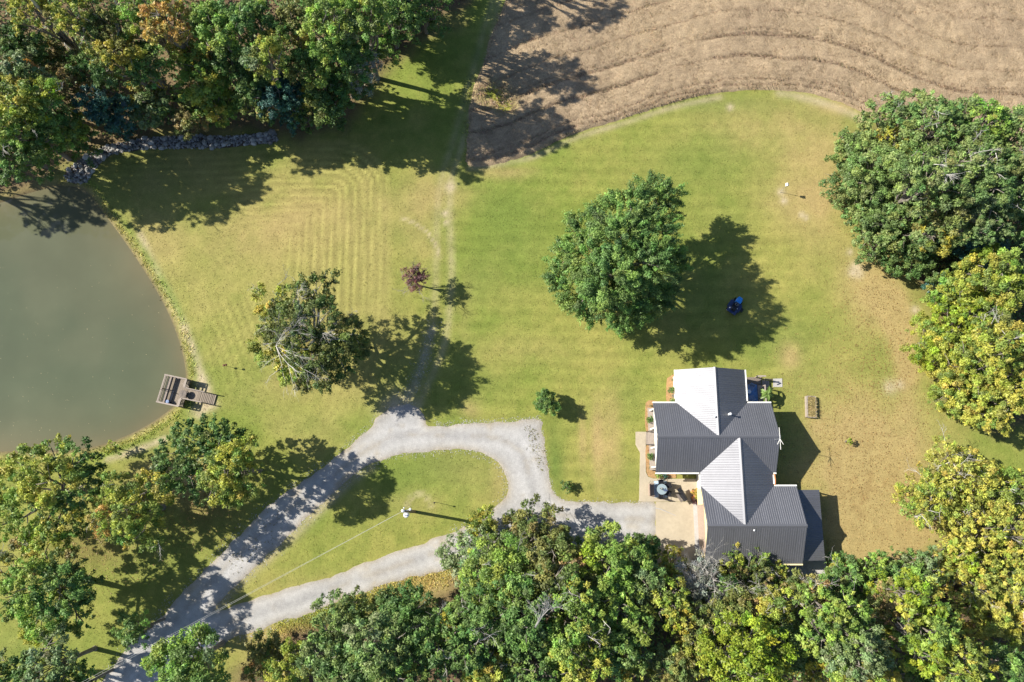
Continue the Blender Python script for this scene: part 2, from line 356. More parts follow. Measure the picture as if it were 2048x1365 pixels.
def lawn_rgb(x, y):
    n1 = fbm(x, y, 9.0, 11); n2 = fbm(x, y, 2.6, 23); n3 = fbm(x, y, 0.8, 31, 3)
    k = np.clip((n1 - 0.5) * 1.7 + (n2 - 0.5) * 0.8 + (n3 - 0.5) * 0.6 + 0.5, 0, 1)[..., None]
    c = C_GREEN * (1 - k) + C_YEL * k
    def mixin(c, w, col):
        w = np.clip(w, 0, 1)[..., None]; return c * (1 - w) + col * w
    # mower stripes across the middle lawn
    st = 0.5 + 0.5 * np.sin((y + 0.25 * np.sin(x * 0.11) + 0.6 * (n1 - 0.5)) * 2 * math.pi / 1.35)
    wst = sstep(-9, -5, x) * (1 - sstep(28, 36, x))
    c = c * (1 - (0.13 * (st - 0.5) * wst)[..., None])
    g = sum(w * blob(x, y, a, b, rx, ry) for a, b, rx, ry, w in GRN) * (0.6 + 0.8 * n2)
    c = mixin(c, g, C_LUSH)
    # cut hay: lines that follow the outline of the mown piece
    dh = sdf(x, y, HAY)
    inh = sstep(-0.6, 0.6, dh)
    wob = (n2 - 0.5) * 0.5
    s1 = 0.5 + 0.5 * np.sin((dh + wob * 0.35) * 2 * math.pi / 0.88)
    amp = np.clip(0.12 + 0.45 * sstep(0.35, 0.65, fbm(x, y, 7.0, 77)) + 0.9 * blob(x, y, 690, 490, 90, 170) + .5 * blob(x, y, 480, 330, 150, 30), 0, 1) * inh
    hay = C_YEL * 0.45 + C_TAN * 0.38 + C_GREEN * 0.17
    c = mixin(c, inh * np.clip(0.55 + (n1 - 0.5) * 1.2 + (n2 - .5) * .8, 0.15, 0.95), hay)
    c = c * (1 + (0.6 * (s1 ** 2 - 0.4) * amp)[..., None])
    d = sum(w * blob(x, y, a, b, rx, ry) for a, b, rx, ry, w in DRY) * (0.65 + 1.2 * n2)
    c = mixin(c, d, C_TAN * 0.6 + C_BROWN * 0.4)
    litter = (blob(x, y, 1720, 930, 100, 150) + blob(x, y, 1780, 1010, 90, 80)) * 0.45 * sstep(0.45, 0.7, n3)
    c = mixin(c, litter, C_BROWN * 0.75)
    for pts, wd, am in (([(812, 815), (838, 765), (860, 690), (868, 620), (872, 540), (874, 440), (882, 360), (905, 290), (930, 200), (955, 110), (985, 0)], 0.42, .25),
                        ([(835, 815), (860, 760), (888, 690), (900, 610), (903, 540), (900, 440), (902, 360), (925, 290), (948, 200), (975, 110), (1000, 0)], 0.40, .36),
                        ([(803, 436), (830, 447), (855, 465), (874, 495), (880, 515)], 0.14, .7),
                        ([(280, 470), (302, 520), (338, 590), (368, 655), (392, 715), (404, 760), (416, 800), (400, 830)], 0.40, .85),
                        ([(215, 918), (270, 902), (330, 878)], 0.36, .9), ([(385, 800), (425, 812)], 0.6, .6), ([(402, 768), (412, 806), (395, 820)], 0.75, .7),
                        ([(830, 815), (815, 840), (840, 850)], 0.6, .5)):
        c = mixin(c, lines_near(x, y, pts, wd) * am * (0.55 + 0.9 * n3), C_DIRT)
    # gravelly ruts under the leafy tree with dead limbs
    c = mixin(c, lines_near(x, y, [(800, 815), (832, 760), (850, 705), (862, 660)], 0.42) * 0.6 * (0.2 + n3), np.array((0.34, 0.31, 0.27)))
    # verge of the left drive, bare strip by the field, bare spots
    c = mixin(c, lines_near(x, y, [(425, 1224), (470, 1176), (530, 1120), (592, 1066), (642, 1016), (692, 970), (742, 935)], 0.55) * 0.75 * (0.3 + n2), C_DIRT * 0.9)
    c = mixin(c, lines_near(x, y, [(940, 336), (1060, 316), (1150, 277), (1250, 246), (1350, 214), (1440, 195)], 0.35) * 0.7 * (0.3 + n2), C_DIRT * 0.85)
    c = mixin(c, lines_near(x, y, [(1560, 186), (1640, 204), (1700, 226), (1725, 240)], 0.5) * 0.85 * (0.3 + n2), C_DIRT)
    for (px, py, r) in ((1712, 535, 11), (1705, 545, 9), (1718, 548, 8), (1780, 775, 12), (1800, 770, 8), (1568, 402, 6), (1603, 430, 5), (1612, 436, 5), (900, 374, 9), (890, 428, 6), (893, 446, 5), (1460, 215, 6), (1700, 505, 6), (790, 822, 30), (1830, 620, 8), (1562, 384, 7)):
        c = mixin(c, blob(x, y, px, py, r, r * 1.1) * (0.5 + n3), C_DIRT)
    for k2, (cx, cy, r) in enumerate(((838, 1012, 26), (838, 1012, 19))):
        cc = at(cx, cy); kk = mpp(cx, cy)
        c = mixin(c, np.exp(-((np.hypot(x - cc.x, (y - cc.y)) - r * kk) / 0.12) ** 2) * 0.4 * (y > cc.y - 0.3), C_DIRT)
    # lush fringe along the water, litter under the trees
    dp = sdf(x, y, POND)
    c = mixin(c, np.exp(-((dp + 0.55) / 0.45) ** 2) * 0.8 * sstep(.3, .6, n2), np.array((0.15, 0.22, 0.035)))
    c = mixin(c, np.exp(-((dp + 0.05) / 0.3) ** 2) * 0.6 * (0.3 + n3), C_TAN)
    c = mixin(c, sstep(-0.1, 0.5, dp), np.array((0.13, 0.105, 0.06)))
    for Wd in (WOOD_A, WOOD_B, WOOD_C):
        c = mixin(c, sstep(-2.0, 1.2, sdf(x, y, Wd) + (n2 - 0.5) * 3), C_LITTER)
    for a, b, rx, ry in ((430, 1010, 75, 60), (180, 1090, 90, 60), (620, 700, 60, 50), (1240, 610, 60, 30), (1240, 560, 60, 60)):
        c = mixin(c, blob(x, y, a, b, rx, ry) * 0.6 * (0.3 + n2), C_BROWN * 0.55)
    n4 = fbm(x, y, 18.0, 131, 3)
    c = mixin(c, sstep(0.54, 0.78, n4) * 0.22, C_TAN * 0.85)
    return np.clip(c * (0.88 + 0.24 * n3)[..., None], 0.01, 0.8)

def ground_z(x, y):
    return -1.3 * sstep(-0.15, 2.6, sdf(x, y, POND))

gx = np.concatenate([np.linspace(-320, -64, 18)[:-1], np.arange(-64, 64.01, 0.34), np.linspace(64, 320, 18)[1:]])
gy = np.concatenate([np.linspace(-300, -27, 18)[:-1], np.arange(-27, 58.01, 0.34), np.linspace(58, 340, 18)[1:]])
GX, GY = np.meshgrid(gx, gy)
xf, yf = GX.ravel(), GY.ravel()
cc = np.empty((len(xf), 3)); gz = np.empty(len(xf))
CH = 40000
for i in range(0, len(xf), CH):
    cc[i:i + CH] = lawn_rgb(xf[i:i + CH], yf[i:i + CH]); gz[i:i + CH] = ground_z(xf[i:i + CH], yf[i:i + CH])
nx, ny = len(gx), len(gy)
ii = (np.arange(ny - 1)[:, None] * nx + np.arange(nx - 1)[None, :]).ravel()
me = np_mesh('lawn', np.stack([xf, yf, gz], 1), np.stack([ii, ii + 1, ii + nx + 1, ii + nx], 1), M['lawn'], cc, smooth=True)
lawn = tag(link('lawn', me), kind='structure')

# water
ax, ay = np.arange(POND[:, 0].min(), POND[:, 0].max() + 1, 0.6), np.arange(POND[:, 1].min(), POND[:, 1].max() + 1, 0.6)
AX, AY = np.meshgrid(ax, ay); fx, fy = AX.ravel(), AY.ravel()
ii = (np.arange(len(ay) - 1)[:, None] * len(ax) + np.arange(len(ax) - 1)[None, :]).ravel()
Fq = np.stack([ii, ii + 1, ii + len(ax) + 1, ii + len(ax)], 1); dd = sdf(fx, fy, POND); Fq = Fq[(dd[Fq] > -0.2).any(1)]
w1 = np.clip(np.exp(-np.clip(dd, 0, 99) / 2.2) * (.6 + .8 * fbm(fx, fy, 3, 301)), 0, 1)[:, None]; w2 = sstep(.35, .65, fbm(fx, fy, 12, 305))[:, None]
wc = (np.array((0.082, 0.098, 0.060)) * (1 - w2) + np.array((0.100, 0.110, 0.068)) * w2) * (1 - w1) + np.array((0.140, 0.122, 0.070)) * w1
pond = tag(link('pond_water', np_mesh('pond_water', np.stack([fx, fy, np.full(len(fx), WATER_Z)], 1), Fq, M['water'], wc)), kind='structure')
# field soil, drive, patio
def grid(x0, x1, y0, y1, st):
    ax, ay = np.arange(x0, x1, st), np.arange(y0, y1, st); AX, AY = np.meshgrid(ax, ay)
    ii = (np.arange(len(ay) - 1)[:, None] * len(ax) + np.arange(len(ax) - 1)[None, :]).ravel()
    return AX.ravel(), AY.ravel(), np.stack([ii, ii + 1, ii + len(ax) + 1, ii + len(ax)], 1)
fx, fy, Fq = grid(DRIVE_S[:, 0].min() - .5, DRIVE_S[:, 0].max() + .5, DRIVE_S[:, 1].min() - .5, DRIVE_S[:, 1].max() + .5, 0.24)
dd = np.minimum(sdf(fx, fy, DRIVE_S), -sdf(fx, fy, ISLAND_S))
L1 = smooth_poly(atl([(220, 1380), (330, 1262), (430, 1155), (540, 1050), (640, 975), (720, 910), (800, 872), (900, 872), (1000, 878), (1042, 905), (1062, 960), (1085, 1020), (1200, 1036), (1320, 1038)]), 1.0, False)
L2 = smooth_poly(atl([(330, 1340), (440, 1255), (620, 1193), (780, 1137), (900, 1098), (1000, 1085), (1120, 1052)]), 1.0, False)
dl = np.minimum(seg_dist(fx, fy, L1, False), seg_dist(fx, fy, L2, False))
n1_, n2_ = fbm(fx, fy, 2.4, 201), fbm(fx, fy, 0.7, 207)
tone = 1 + 0.10 * np.exp(-((dl - .8) / .28) ** 2) - 0.10 * np.exp(-(dl / .35) ** 2) - 0.06 * sstep(1.2, 2.0, dl) + (n1_ - .5) * .22 + (n2_ - .5) * .16
gc = np.array((0.385, 0.378, 0.375)) * tone[:, None]
dirt = np.clip(np.exp(-(np.clip(dd, 0, 9) / .38)) * (.25 + 1.0 * n1_) + .35 * np.exp(-(dl / .3) ** 2) * sstep(.45, .62, n1_) + .5 * np.exp(-((dl - .8) / .4) ** 2) * sstep(.62, .75, n1_), 0, .85)[:, None]
gc = gc * (1 - dirt) + np.array((0.33, 0.275, 0.19)) * dirt
gz = np.clip(dd * 0.2, -0.06, 0.02)
Fq = Fq[(dd[Fq] > -0.25).any(1)]
drive = tag(link('gravel_driveway', np_mesh('gravel_driveway', np.stack([fx, fy, gz], 1), Fq, M['gravel'], gc, smooth=True)), kind='structure')
def slab(name, poly, z1, m):
    mb = MB(); P = [tuple(p) for p in poly]
    A = sum(P[i][0] * P[(i + 1) % len(P)][1] - P[(i + 1) % len(P)][0] * P[i][1] for i in range(len(P)))
    if A < 0: P = P[::-1]
    mb.prism(P, -0.1, z1); return tag(mb.build(name, m), kind='structure')
patio_w = slab('patio_slab', atl([(1271, 864), (1291.5, 864), (1291.5, 945), (1296, 954), (1306, 957.5), (1352, 958), (1401, 958), (1402, 1003.6), (1278, 1003.6), (1280, 906), (1271, 890)]), 0.05, M['concrete'])
patio_s = slab('driveway_slab', atl([(1311.5, 1004.2), (1402.5, 1004.2), (1404, 1128), (1311.5, 1128)]), 0.045, M['concrete'])
rear_slab = slab('rear_concrete_strip', atl([(1470, 1128), (1652, 1120), (1652, 1147), (1470, 1160)]), 0.03, M['grey_concrete'])
# pale seam of spilt sealant across the slab
mb = MB(); mb.tube([(p[0], p[1], 0.046) for p in atl([(1308, 1016), (1322, 1019), (1336, 1025), (1352, 1032)])], [0.04, 0.055, 0.04, 0.02], 6)
tag(mb.build('concrete_stain', M['grey_concrete']), 'pale curved crack filler line on the tan garage slab', 'stain')

def masked(x, y, pond_margin=0.2):
    """True where turf grows"""
    ok = (sdf(x, y, POND) < pond_margin) & (sdf(x, y, FIELD) < 0.1)
    ok &= ~(inside(x, y, DRIVE_S) & ~inside(x, y, ISLAND_S))
    ok &= ~inside(x, y, PATIO)
    for f in HOUSE_FOOT: ok &= ~inside(x, y, f)
    return ok

# ------------------------------------------------------------------ turf blades (uncountable)
rng = np.random.default_rng(5)
def blades(name, x, y, rgb, hmin, hmax, wid, lean, mtl, per=2, zbase=None, dirs=None, jit=.2):
    n = len(x) * per
    X = np.repeat(x, per); Y = np.repeat(y, per); C = np.repeat(rgb, per, 0)
    Z = np.repeat(zbase if zbase is not None else np.zeros(len(x)), per)
    X = X + rng.normal(0, 0.05, n); Y = Y + rng.normal(0, 0.05, n)
    a = rng.uniform(0, 2 * math.pi, n) if dirs is None else np.repeat(dirs, per) + rng.normal(0, 0.5, n)
    h = rng.uniform(hmin, hmax, n); l = h * rng.uniform(lean * 0.4, lean * 1.3, n)
    w = wid * rng.uniform(0.6, 1.4, n)
    dx, dy = np.cos(a), np.sin(a); px, py = -dy, dx
    V = np.empty((n, 3, 3), dtype=np.float32)
    V[:, 0] = np.stack([X - px * w, Y - py * w, Z - 0.01], 1)
    V[:, 1] = np.stack([X + px * w, Y + py * w, Z - 0.01], 1)
    V[:, 2] = np.stack([X + dx * l, Y + dy * l, Z + h], 1)
    C = C * np.exp(rng.normal(0, jit, (n, 1))) * np.exp(rng.normal(0, 0.06, (n, 3)))
    me = np_mesh(name, V.reshape(-1, 3), np.arange(n * 3).reshape(-1, 3), mtl, np.clip(C, 0.005, 0.8))
    return link(name, me)
NB = 130000
bx = rng.uniform(-60, 60, NB); by = rng.uniform(-24, 54, NB)
keep = masked(bx, by)
for Wd in (WOOD_A, WOOD_B, WOOD_C): keep &= sdf(bx, by, Wd) < 1.0
keep &= rng.uniform(0, 1, NB) < 0.25 + 1.1 * fbm(bx, by, 3.0, 91)
bx, by = bx[keep], by[keep]
rgb = np.concatenate([lawn_rgb(bx[i:i + CH], by[i:i + CH]) for i in range(0, len(bx), CH)])
tag(blades('grass', bx, by, rgb * 1.15, 0.03, 0.07, 0.035, 2.2, M['blade'], 2, jit=.12), kind='stuff')
# taller rough grass: pond bank, verge by the lower drive, edges of the field
def along(pts, n, width, closed=False):
    P = smooth_poly(atl(pts), 0.3, closed)
    i = rng.integers(0, len(P) - 1, n)
    t = rng.uniform(0, 1, (n, 1)); q = P[i] * (1 - t) + P[i + 1] * t
    return q + rng.normal(0, width, (n, 2))
q = np.concatenate([along([(120, 362), (172, 366), (215, 418), (250, 468), (290, 525), (330, 588), (358, 640), (377, 700), (384, 752)], 500, 0.25),
                    along([(384, 800), (355, 830), (300, 866), (245, 892), (180, 910), (90, 918), (0, 922)], 450, 0.25),
                    along([(560, 1262), (640, 1232), (720, 1202), (790, 1176), (860, 1158), (900, 1150)], 2500, 0.55),
                    along([(956, 190), (985, 185), (1010, 200)], 1500, 0.9), along([(940, 250), (945, 320)], 500, 0.3)])
cr = lawn_rgb(q[:, 0], q[:, 1]) * np.array((1.6, 1.65, 1.3))
zq = ground_z(q[:, 0], q[:, 1]); ok = zq > -0.3
ok &= ~(inside(q[:, 0], q[:, 1], DRIVE_S) & ~inside(q[:, 0], q[:, 1], ISLAND_S))
q, cr, zq = q[ok], cr[ok], zq[ok]
tag(blades('rough_grass', q[:, 0], q[:, 1], cr, 0.05, 0.16, 0.045, 1.5, M['blade'], 4, zq), kind='stuff')

# ------------------------------------------------------------------ the dry crop: lodged stalks combed along the curve of the field
edge = smooth_poly(atl([(936, 331), (990, 329), (1060, 309), (1150, 268), (1250, 237), (1350, 205), (1440, 186), (1530, 180), (1610, 186), (1675, 203), (1722, 224), (1780, 250), (1950, 290), (2250, 300)]), 0.8, False)
def crop_lane(x, y):
    de = seg_dist(x, y, edge, False)
    lane = de + (fbm(x, y, 13.0, 43, 2) - 0.5) * 1.5 + (fbm(x, y, 1.6, 47) - .5) * .6
    ln = np.zeros(len(x)); gate = sstep(0.2, 0.42, fbm(x, y, 6.0, 57))
    for t0, wd, am in ((0.6, 0.12, .6), (1.25, 0.11, .45), (3.9, 0.16, .8), (6.4, 0.17, .85), (7.0, 0.11, .4), (9.4, 0.13, .42), (12.5, 0.13, .36), (16.0, 0.13, .34), (19.5, .12, .28)):
        ln = np.maximum(ln, am * np.exp(-((lane - t0) / wd) ** 2) * (gate if t0 > 2 else 1))
    return de, lane, ln
def crop_rgb_at(x, y):
    wv = fbm(x, y, 7.0, 41); w3 = fbm(x, y, 1.3, 49)
    c = np.array((0.285, 0.214, 0.143)) * (1 - wv[:, None]) + np.array((0.345, 0.262, 0.165)) * wv[:, None]
    return c * (0.72 + 0.56 * w3[:, None])
cx = np.arange(-7, 66, 0.24); cy = np.arange(23, 62, 0.24)
CX, CY = np.meshgrid(cx, cy); fx, fy = CX.ravel(), CY.ravel()
df = sdf(fx, fy, FIELD) + (fbm(fx, fy, 1.0, 88) - .5) * .35
de, lane, ln = crop_lane(fx, fy)
weed = np.clip(blob(fx, fy, 985, 190, 30, 24) + blob(fx, fy, 1012, 215, 20, 14), 0, 1) * (0.5 + fbm(fx, fy, .9, 12))
hgt = (0.28 + 0.16 * (fbm(fx, fy, 0.5, 61) - .4) + .06 * (fbm(fx, fy, 3, 66) - .5)) * (1 - 0.95 * ln) * (1 - np.clip(weed, 0, .85))
fc_row = (1 + 0.13 * np.sin(lane * 2 * math.pi / 0.52) * (0.35 + 0.65 * np.exp(-de / 4)))[:, None]
fz = np.clip(df * 0.9, -0.12, np.maximum(hgt, .03))
fc = crop_rgb_at(fx, fy) * fc_row * (1 - np.clip(ln, 0, 1))[:, None] + np.array((0.19, 0.135, 0.095)) * np.clip(ln, 0, 1)[:, None]
weed = np.clip(weed, 0, 1)[:, None]; fc = fc * (1 - weed) + (np.array((0.25, 0.24, 0.05)) * (fbm(fx, fy, 1.1, 71) > .45)[:, None] + np.array((0.36, 0.24, 0.12)) * (fbm(fx, fy, 1.1, 71) <= .45)[:, None]) * weed
nx2, ny2 = len(cx), len(cy)
ii = (np.arange(ny2 - 1)[:, None] * nx2 + np.arange(nx2 - 1)[None, :]).ravel()
Fq = np.stack([ii, ii + 1, ii + nx2 + 1, ii + nx2], 1); Fq = Fq[(df[Fq] > -0.12).any(1)]
field = tag(link('crop_field', np_mesh('crop_field', np.stack([fx, fy, fz], 1), Fq, M['crop'], fc, smooth=True)), kind='structure')
NC = 150000
fx = rng.uniform(-7, 62, NC); fy = rng.uniform(23, 60, NC)
df = sdf(fx, fy, FIELD); k = df > 0.25; fx, fy = fx[k], fy[k]
de, lane, ln = crop_lane(fx, fy)
eps = 0.3
gxv = seg_dist(fx + eps, fy, edge, False) - de; gyv = seg_dist(fx, fy + eps, edge, False) - de
wv = fbm(fx, fy, 7.0, 41); wv2 = fbm(fx, fy, 2.2, 47)
dirs = np.arctan2(gyv, gxv) + math.pi * 0.5 + (wv - 0.5) * 4.0 + (wv2 - 0.5) * 3.0
weed = np.clip(blob(fx, fy, 985, 190, 28, 22) + blob(fx, fy, 1010, 215, 20, 14), 0, .9)
k = rng.uniform(0, 1, len(fx)) < (1 - .97 * ln) * (1 - weed) * (0.4 + 0.7 * wv2)
fx, fy, dirs = fx[k], fy[k], dirs[k]
tag(blades('dry_crop', fx, fy, crop_rgb_at(fx, fy) * 1.3, 0.10, 0.30, 0.045, 1.9, M['stalk'], 3, np.full(len(fx), .14), dirs), kind='stuff')

# loose stones thrown on the grass at the edge of the drive and where weeds push through it
q = np.concatenate([along([(150, 1440), (262, 1290), (400, 1150), (540, 1012), (655, 928), (736, 860), (790, 815)], 1500, 0.35), along([(870, 851), (950, 846), (1080, 840)], 500, 0.2), along([(1084, 862), (1097, 945), (1114, 994), (1170, 1005), (1300, 1006)], 400, 0.15),
                    along([(430, 1222), (530, 1116), (640, 1012), (740, 931), (855, 903), (965, 908), (1016, 965), (992, 1015), (905, 1064)], 1500, 0.3), along([(480, 1275), (620, 1226), (780, 1166), (900, 1136)], 900, 0.3), along([(802, 815), (835, 760), (855, 700), (866, 640)], 350, 0.5)])
n = len(q); s = rng.uniform(0.02, 0.05, n)
base = np.array([(1, 0, 0), (0, 1, 0), (-1, 0, 0), (0, -1, 0), (0, 0, 1)], dtype=float)
V = base[None] * s[:, None, None] * rng.uniform(0.6, 1.4, (n, 5, 1)); V[..., 0] += q[:, None, 0]; V[..., 1] += q[:, None, 1]; V[..., 2] += 0.012
Fp = np.array([(0, 1, 4), (1, 2, 4), (2, 3, 4), (3, 0, 4)])
Fp = (Fp[None] + (np.arange(n) * 5)[:, None, None]).reshape(-1, 3)
pc = np.repeat(np.array((0.44, 0.43, 0.42)) * rng.uniform(0.5, 1.2, (n, 1)), 4, 0)
M['pebble'].node_tree.nodes  # colours come from the stones themselves
tag(link('loose_gravel', np_mesh('loose_gravel', V.reshape(-1, 3), Fp, M['pebble'], pc)), kind='stuff')
# weeds in the gravel
q = np.concatenate([along([(1060, 855), (1068, 880), (1075, 905), (1083, 940)], 110, 0.3), along([(560, 1030), (520, 1080), (470, 1130)], 90, 0.6)])
tag(blades('drive_weeds', q[:, 0], q[:, 1], np.tile(np.array((0.22, 0.20, 0.07)), (len(q), 1)), 0.05, 0.16, 0.04, 1.0, M['blade'], 3), kind='stuff')
# fallen leaves under the trees and over the right-hand lawn
q = np.concatenate([np.stack([rng.normal(at(1720, 930).x, 5.5, 2600), rng.normal(at(1720, 930).y, 6.5, 2600)], 1), np.stack([rng.normal(at(1760, 700).x, 3.0, 2200), rng.normal(at(1760, 700).y, 6, 2200)], 1),
                    np.stack([rng.normal(at(400, 1010).x, 3, 900), rng.normal(at(400, 1010).y, 2.2, 900)], 1), np.stack([rng.normal(at(200, 1070).x, 4, 1100), rng.normal(at(200, 1070).y, 3, 1100)], 1)])
ok = masked(q[:, 0], q[:, 1]); q = q[ok]; n = len(q)
a = rng.uniform(0, 6.28, n); s = rng.uniform(0.035, 0.075, n); ca, sa = np.cos(a) * s, np.sin(a) * s
zc = rng.uniform(0.02, 0.045, n)
V = np.stack([np.stack([q[:, 0] - ca, q[:, 1] - sa, zc], 1), np.stack([q[:, 0] + sa * .6, q[:, 1] - ca * .6, zc + .02], 1), np.stack([q[:, 0] + ca, q[:, 1] + sa, zc + rng.uniform(0, .04, n)], 1), np.stack([q[:, 0] - sa * .6, q[:, 1] + ca * .6, zc + .03], 1)], 1)
pal = np.array([(0.36, 0.21, 0.09), (0.27, 0.16, 0.07), (0.42, 0.29, 0.11), (0.32, 0.25, 0.1)])
tag(link('fallen_leaves', np_mesh('fallen_leaves', V.reshape(-1, 3), np.arange(n * 4).reshape(-1, 4), M['leaf'], pal[rng.integers(0, 4, n)] * rng.uniform(0.6, 1.2, (n, 1)))), kind='stuff')
# specks of floating leaf on the pond
q = np.stack([rng.uniform(-56, -37, 170), rng.uniform(-3, 22, 170)], 1)
q = q[sdf(q[:, 0], q[:, 1], POND) > 1.3]; n = len(q); a = rng.uniform(0, 6.28, n); s = rng.uniform(0.02, 0.05, n); ca, sa = np.cos(a) * s, np.sin(a) * s
zc = np.full(n, WATER_Z + 0.006)
V = np.stack([np.stack([q[:, 0] - ca, q[:, 1] - sa, zc], 1), np.stack([q[:, 0] + sa * .6, q[:, 1] - ca * .6, zc], 1), np.stack([q[:, 0] + ca, q[:, 1] + sa, zc], 1), np.stack([q[:, 0] - sa * .6, q[:, 1] + ca * .6, zc], 1)], 1)
tag(link('floating_leaves', np_mesh('floating_leaves', V.reshape(-1, 3), np.arange(n * 4).reshape(-1, 4), M['leaf'], np.tile(np.array((0.45, 0.38, 0.2)), (n, 1)))), kind='stuff')

# ------------------------------------------------------------------ rock bank above the pond
rb = smooth_poly(atl([(128, 352), (150, 328), (185, 304), (230, 288), (300, 276), (380, 272), (470, 272), (552, 266), (556, 284), (500, 290), (420, 297), (330, 298), (260, 302), (215, 314), (190, 340), (172, 366), (150, 368)]), 0.6)
rbank = sheet('rock_bank', [ragged(rb, 0.2, 4)], 0.012, M['soil'])
def rock_mesh(seed):
    r = random.Random(seed); mb = MB()
    bmv = []
    t = (1 + 5 ** .5) / 2
    vs_ = [(-1, t, 0), (1, t, 0), (-1, -t, 0), (1, -t, 0), (0, -1, t), (0, 1, t), (0, -1, -t), (0, 1, -t), (t, 0, -1), (t, 0, 1), (-t, 0, -1), (-t, 0, 1)]
    fs = [(0, 11, 5), (0, 5, 1), (0, 1, 7), (0, 7, 10), (0, 10, 11), (1, 5, 9), (5, 11, 4), (11, 10, 2), (10, 7, 6), (7, 1, 8), (3, 9, 4), (3, 4, 2), (3, 2, 6), (3, 6, 8), (3, 8, 9), (4, 9, 5), (2, 4, 11), (6, 2, 10), (8, 6, 7), (9, 8, 1)]
    sx, sy, sz = r.uniform(.45, .62), r.uniform(.36, .5), r.uniform(.32, .46)
    mb.add([(x * sx * r.uniform(.75, 1.2) / 1.9, y * sy * r.uniform(.75, 1.2) / 1.9, z * sz * r.uniform(.75, 1.2) / 1.9) for x, y, z in vs_], fs)
    return mb.mesh('rock', M['rock'])
RM = [rock_mesh(s) for s in range(8)]
rr = random.Random(8)
spots = []
mnx, mny = rb.min(0); mxx, mxy = rb.max(0)
while len(spots) < 300:
    p = np.array((rr.uniform(mnx, mxx), rr.uniform(mny, mxy)))
    if inside(np.array([p[0]]), np.array([p[1]]), rb)[0]:
        sz = 0.2 + 0.62 * rr.random() ** 1.6
        if all((p[0] - q_[0]) ** 2 + (p[1] - q_[1]) ** 2 > (0.36 * (sz + q_[2])) ** 2 for q_ in spots) or rr.random() < 0.004:
            spots.append((p[0], p[1], sz))
for (px_, py_, sz) in spots:
    link('rock', rr.choice(RM), rbank, (px_, py_, 0.2 * sz), (rr.uniform(-.4, .4), rr.uniform(-.4, .4), rr.uniform(0, 6.28)), (sz, sz, sz))
n = 1300
q = np.stack([rng.uniform(mnx, mxx, n * 4), rng.uniform(mny, mxy, n * 4)], 1); q = q[inside(q[:, 0], q[:, 1], rb)][:n]; n = len(q)
s = rng.uniform(0.06, 0.16, n)
V = base[None] * s[:, None, None] * rng.uniform(0.6, 1.4, (n, 5, 1)); V[..., 0] += q[:, None, 0]; V[..., 1] += q[:, None, 1]; V[..., 2] += 0.02
Fp = (np.array([(0, 1, 4), (1, 2, 4), (2, 3, 4), (3, 0, 4)])[None] + (np.arange(n) * 5)[:, None, None]).reshape(-1, 3)
pc = np.repeat(np.array((0.33, 0.31, 0.30)) * rng.uniform(0.5, 1.3, (n, 1)), 4, 0)
tag(link('small_stones', np_mesh('small_stones', V.reshape(-1, 3), Fp, M['pebble'], pc), rbank), kind='stuff')
# ------------------------------------------------------------------ trees
PAL = {
 'dk': [((0.069, 0.138, 0.038), 3), ((0.100, 0.178, 0.051), 3), ((0.132, 0.202, 0.055), 2)],
 'md': [((0.119, 0.207, 0.056), 3), ((0.173, 0.272, 0.067), 3), ((0.091, 0.164, 0.049), 2)],
 'br': [((0.187, 0.295, 0.058), 3), ((0.274, 0.355, 0.070), 2), ((0.132, 0.213, 0.051), 2)],
 'lime': [((0.261, 0.323, 0.032), 3), ((0.207, 0.275, 0.032), 3), ((0.138, 0.207, 0.032), 1)],
 'yg': [((0.273, 0.317, 0.055), 3), ((0.363, 0.363, 0.063), 2), ((0.169, 0.237, 0.051), 3)],
 'ye': [((0.400, 0.390, 0.075), 3), ((0.340, 0.355, 0.070), 3), ((0.240, 0.280, 0.060), 2), ((0.420, 0.370, 0.075), 1)],
 'go': [((0.400, 0.345, 0.055), 3), ((0.330, 0.315, 0.055), 2), ((0.170, 0.200, 0.045), 2)],
 'or': [((0.460, 0.270, 0.090), 3), ((0.440, 0.320, 0.080), 3), ((0.276, 0.240, 0.065), 2)],
 'ol': [((0.165, 0.190, 0.055), 3), ((0.225, 0.215, 0.065), 2), ((0.105, 0.145, 0.042), 3)],
 'ta': [((0.342, 0.248, 0.107), 2), ((0.233, 0.202, 0.081), 2), ((0.155, 0.186, 0.054), 2)],
 'te': [((0.046, 0.120, 0.094), 3), ((0.059, 0.143, 0.111), 2)],
 'pa': [((0.200, 0.260, 0.121), 3), ((0.165, 0.234, 0.090), 3), ((0.122, 0.183, 0.059), 2)],
 'gy': [((0.215, 0.243, 0.197), 2), ((0.272, 0.286, 0.263), 2)],
 'mix': [((0.164, 0.253, 0.057), 3), ((0.266, 0.310, 0.063), 2.4), ((0.455, 0.417, 0.076), 1.3), ((0.108, 0.177, 0.045), 1.6)],
 'oak': [((0.151, 0.222, 0.068), 3), ((0.203, 0.272, 0.085), 3), ((0.113, 0.181, 0.059), 2)],
 'as': [((0.115, 0.155, 0.045), 3), ((0.080, 0.120, 0.035), 2), ((0.165, 0.195, 0.050), 2)],
}
def unit(v): return v / (np.linalg.norm(v, axis=-1, keepdims=True) + 1e-9)
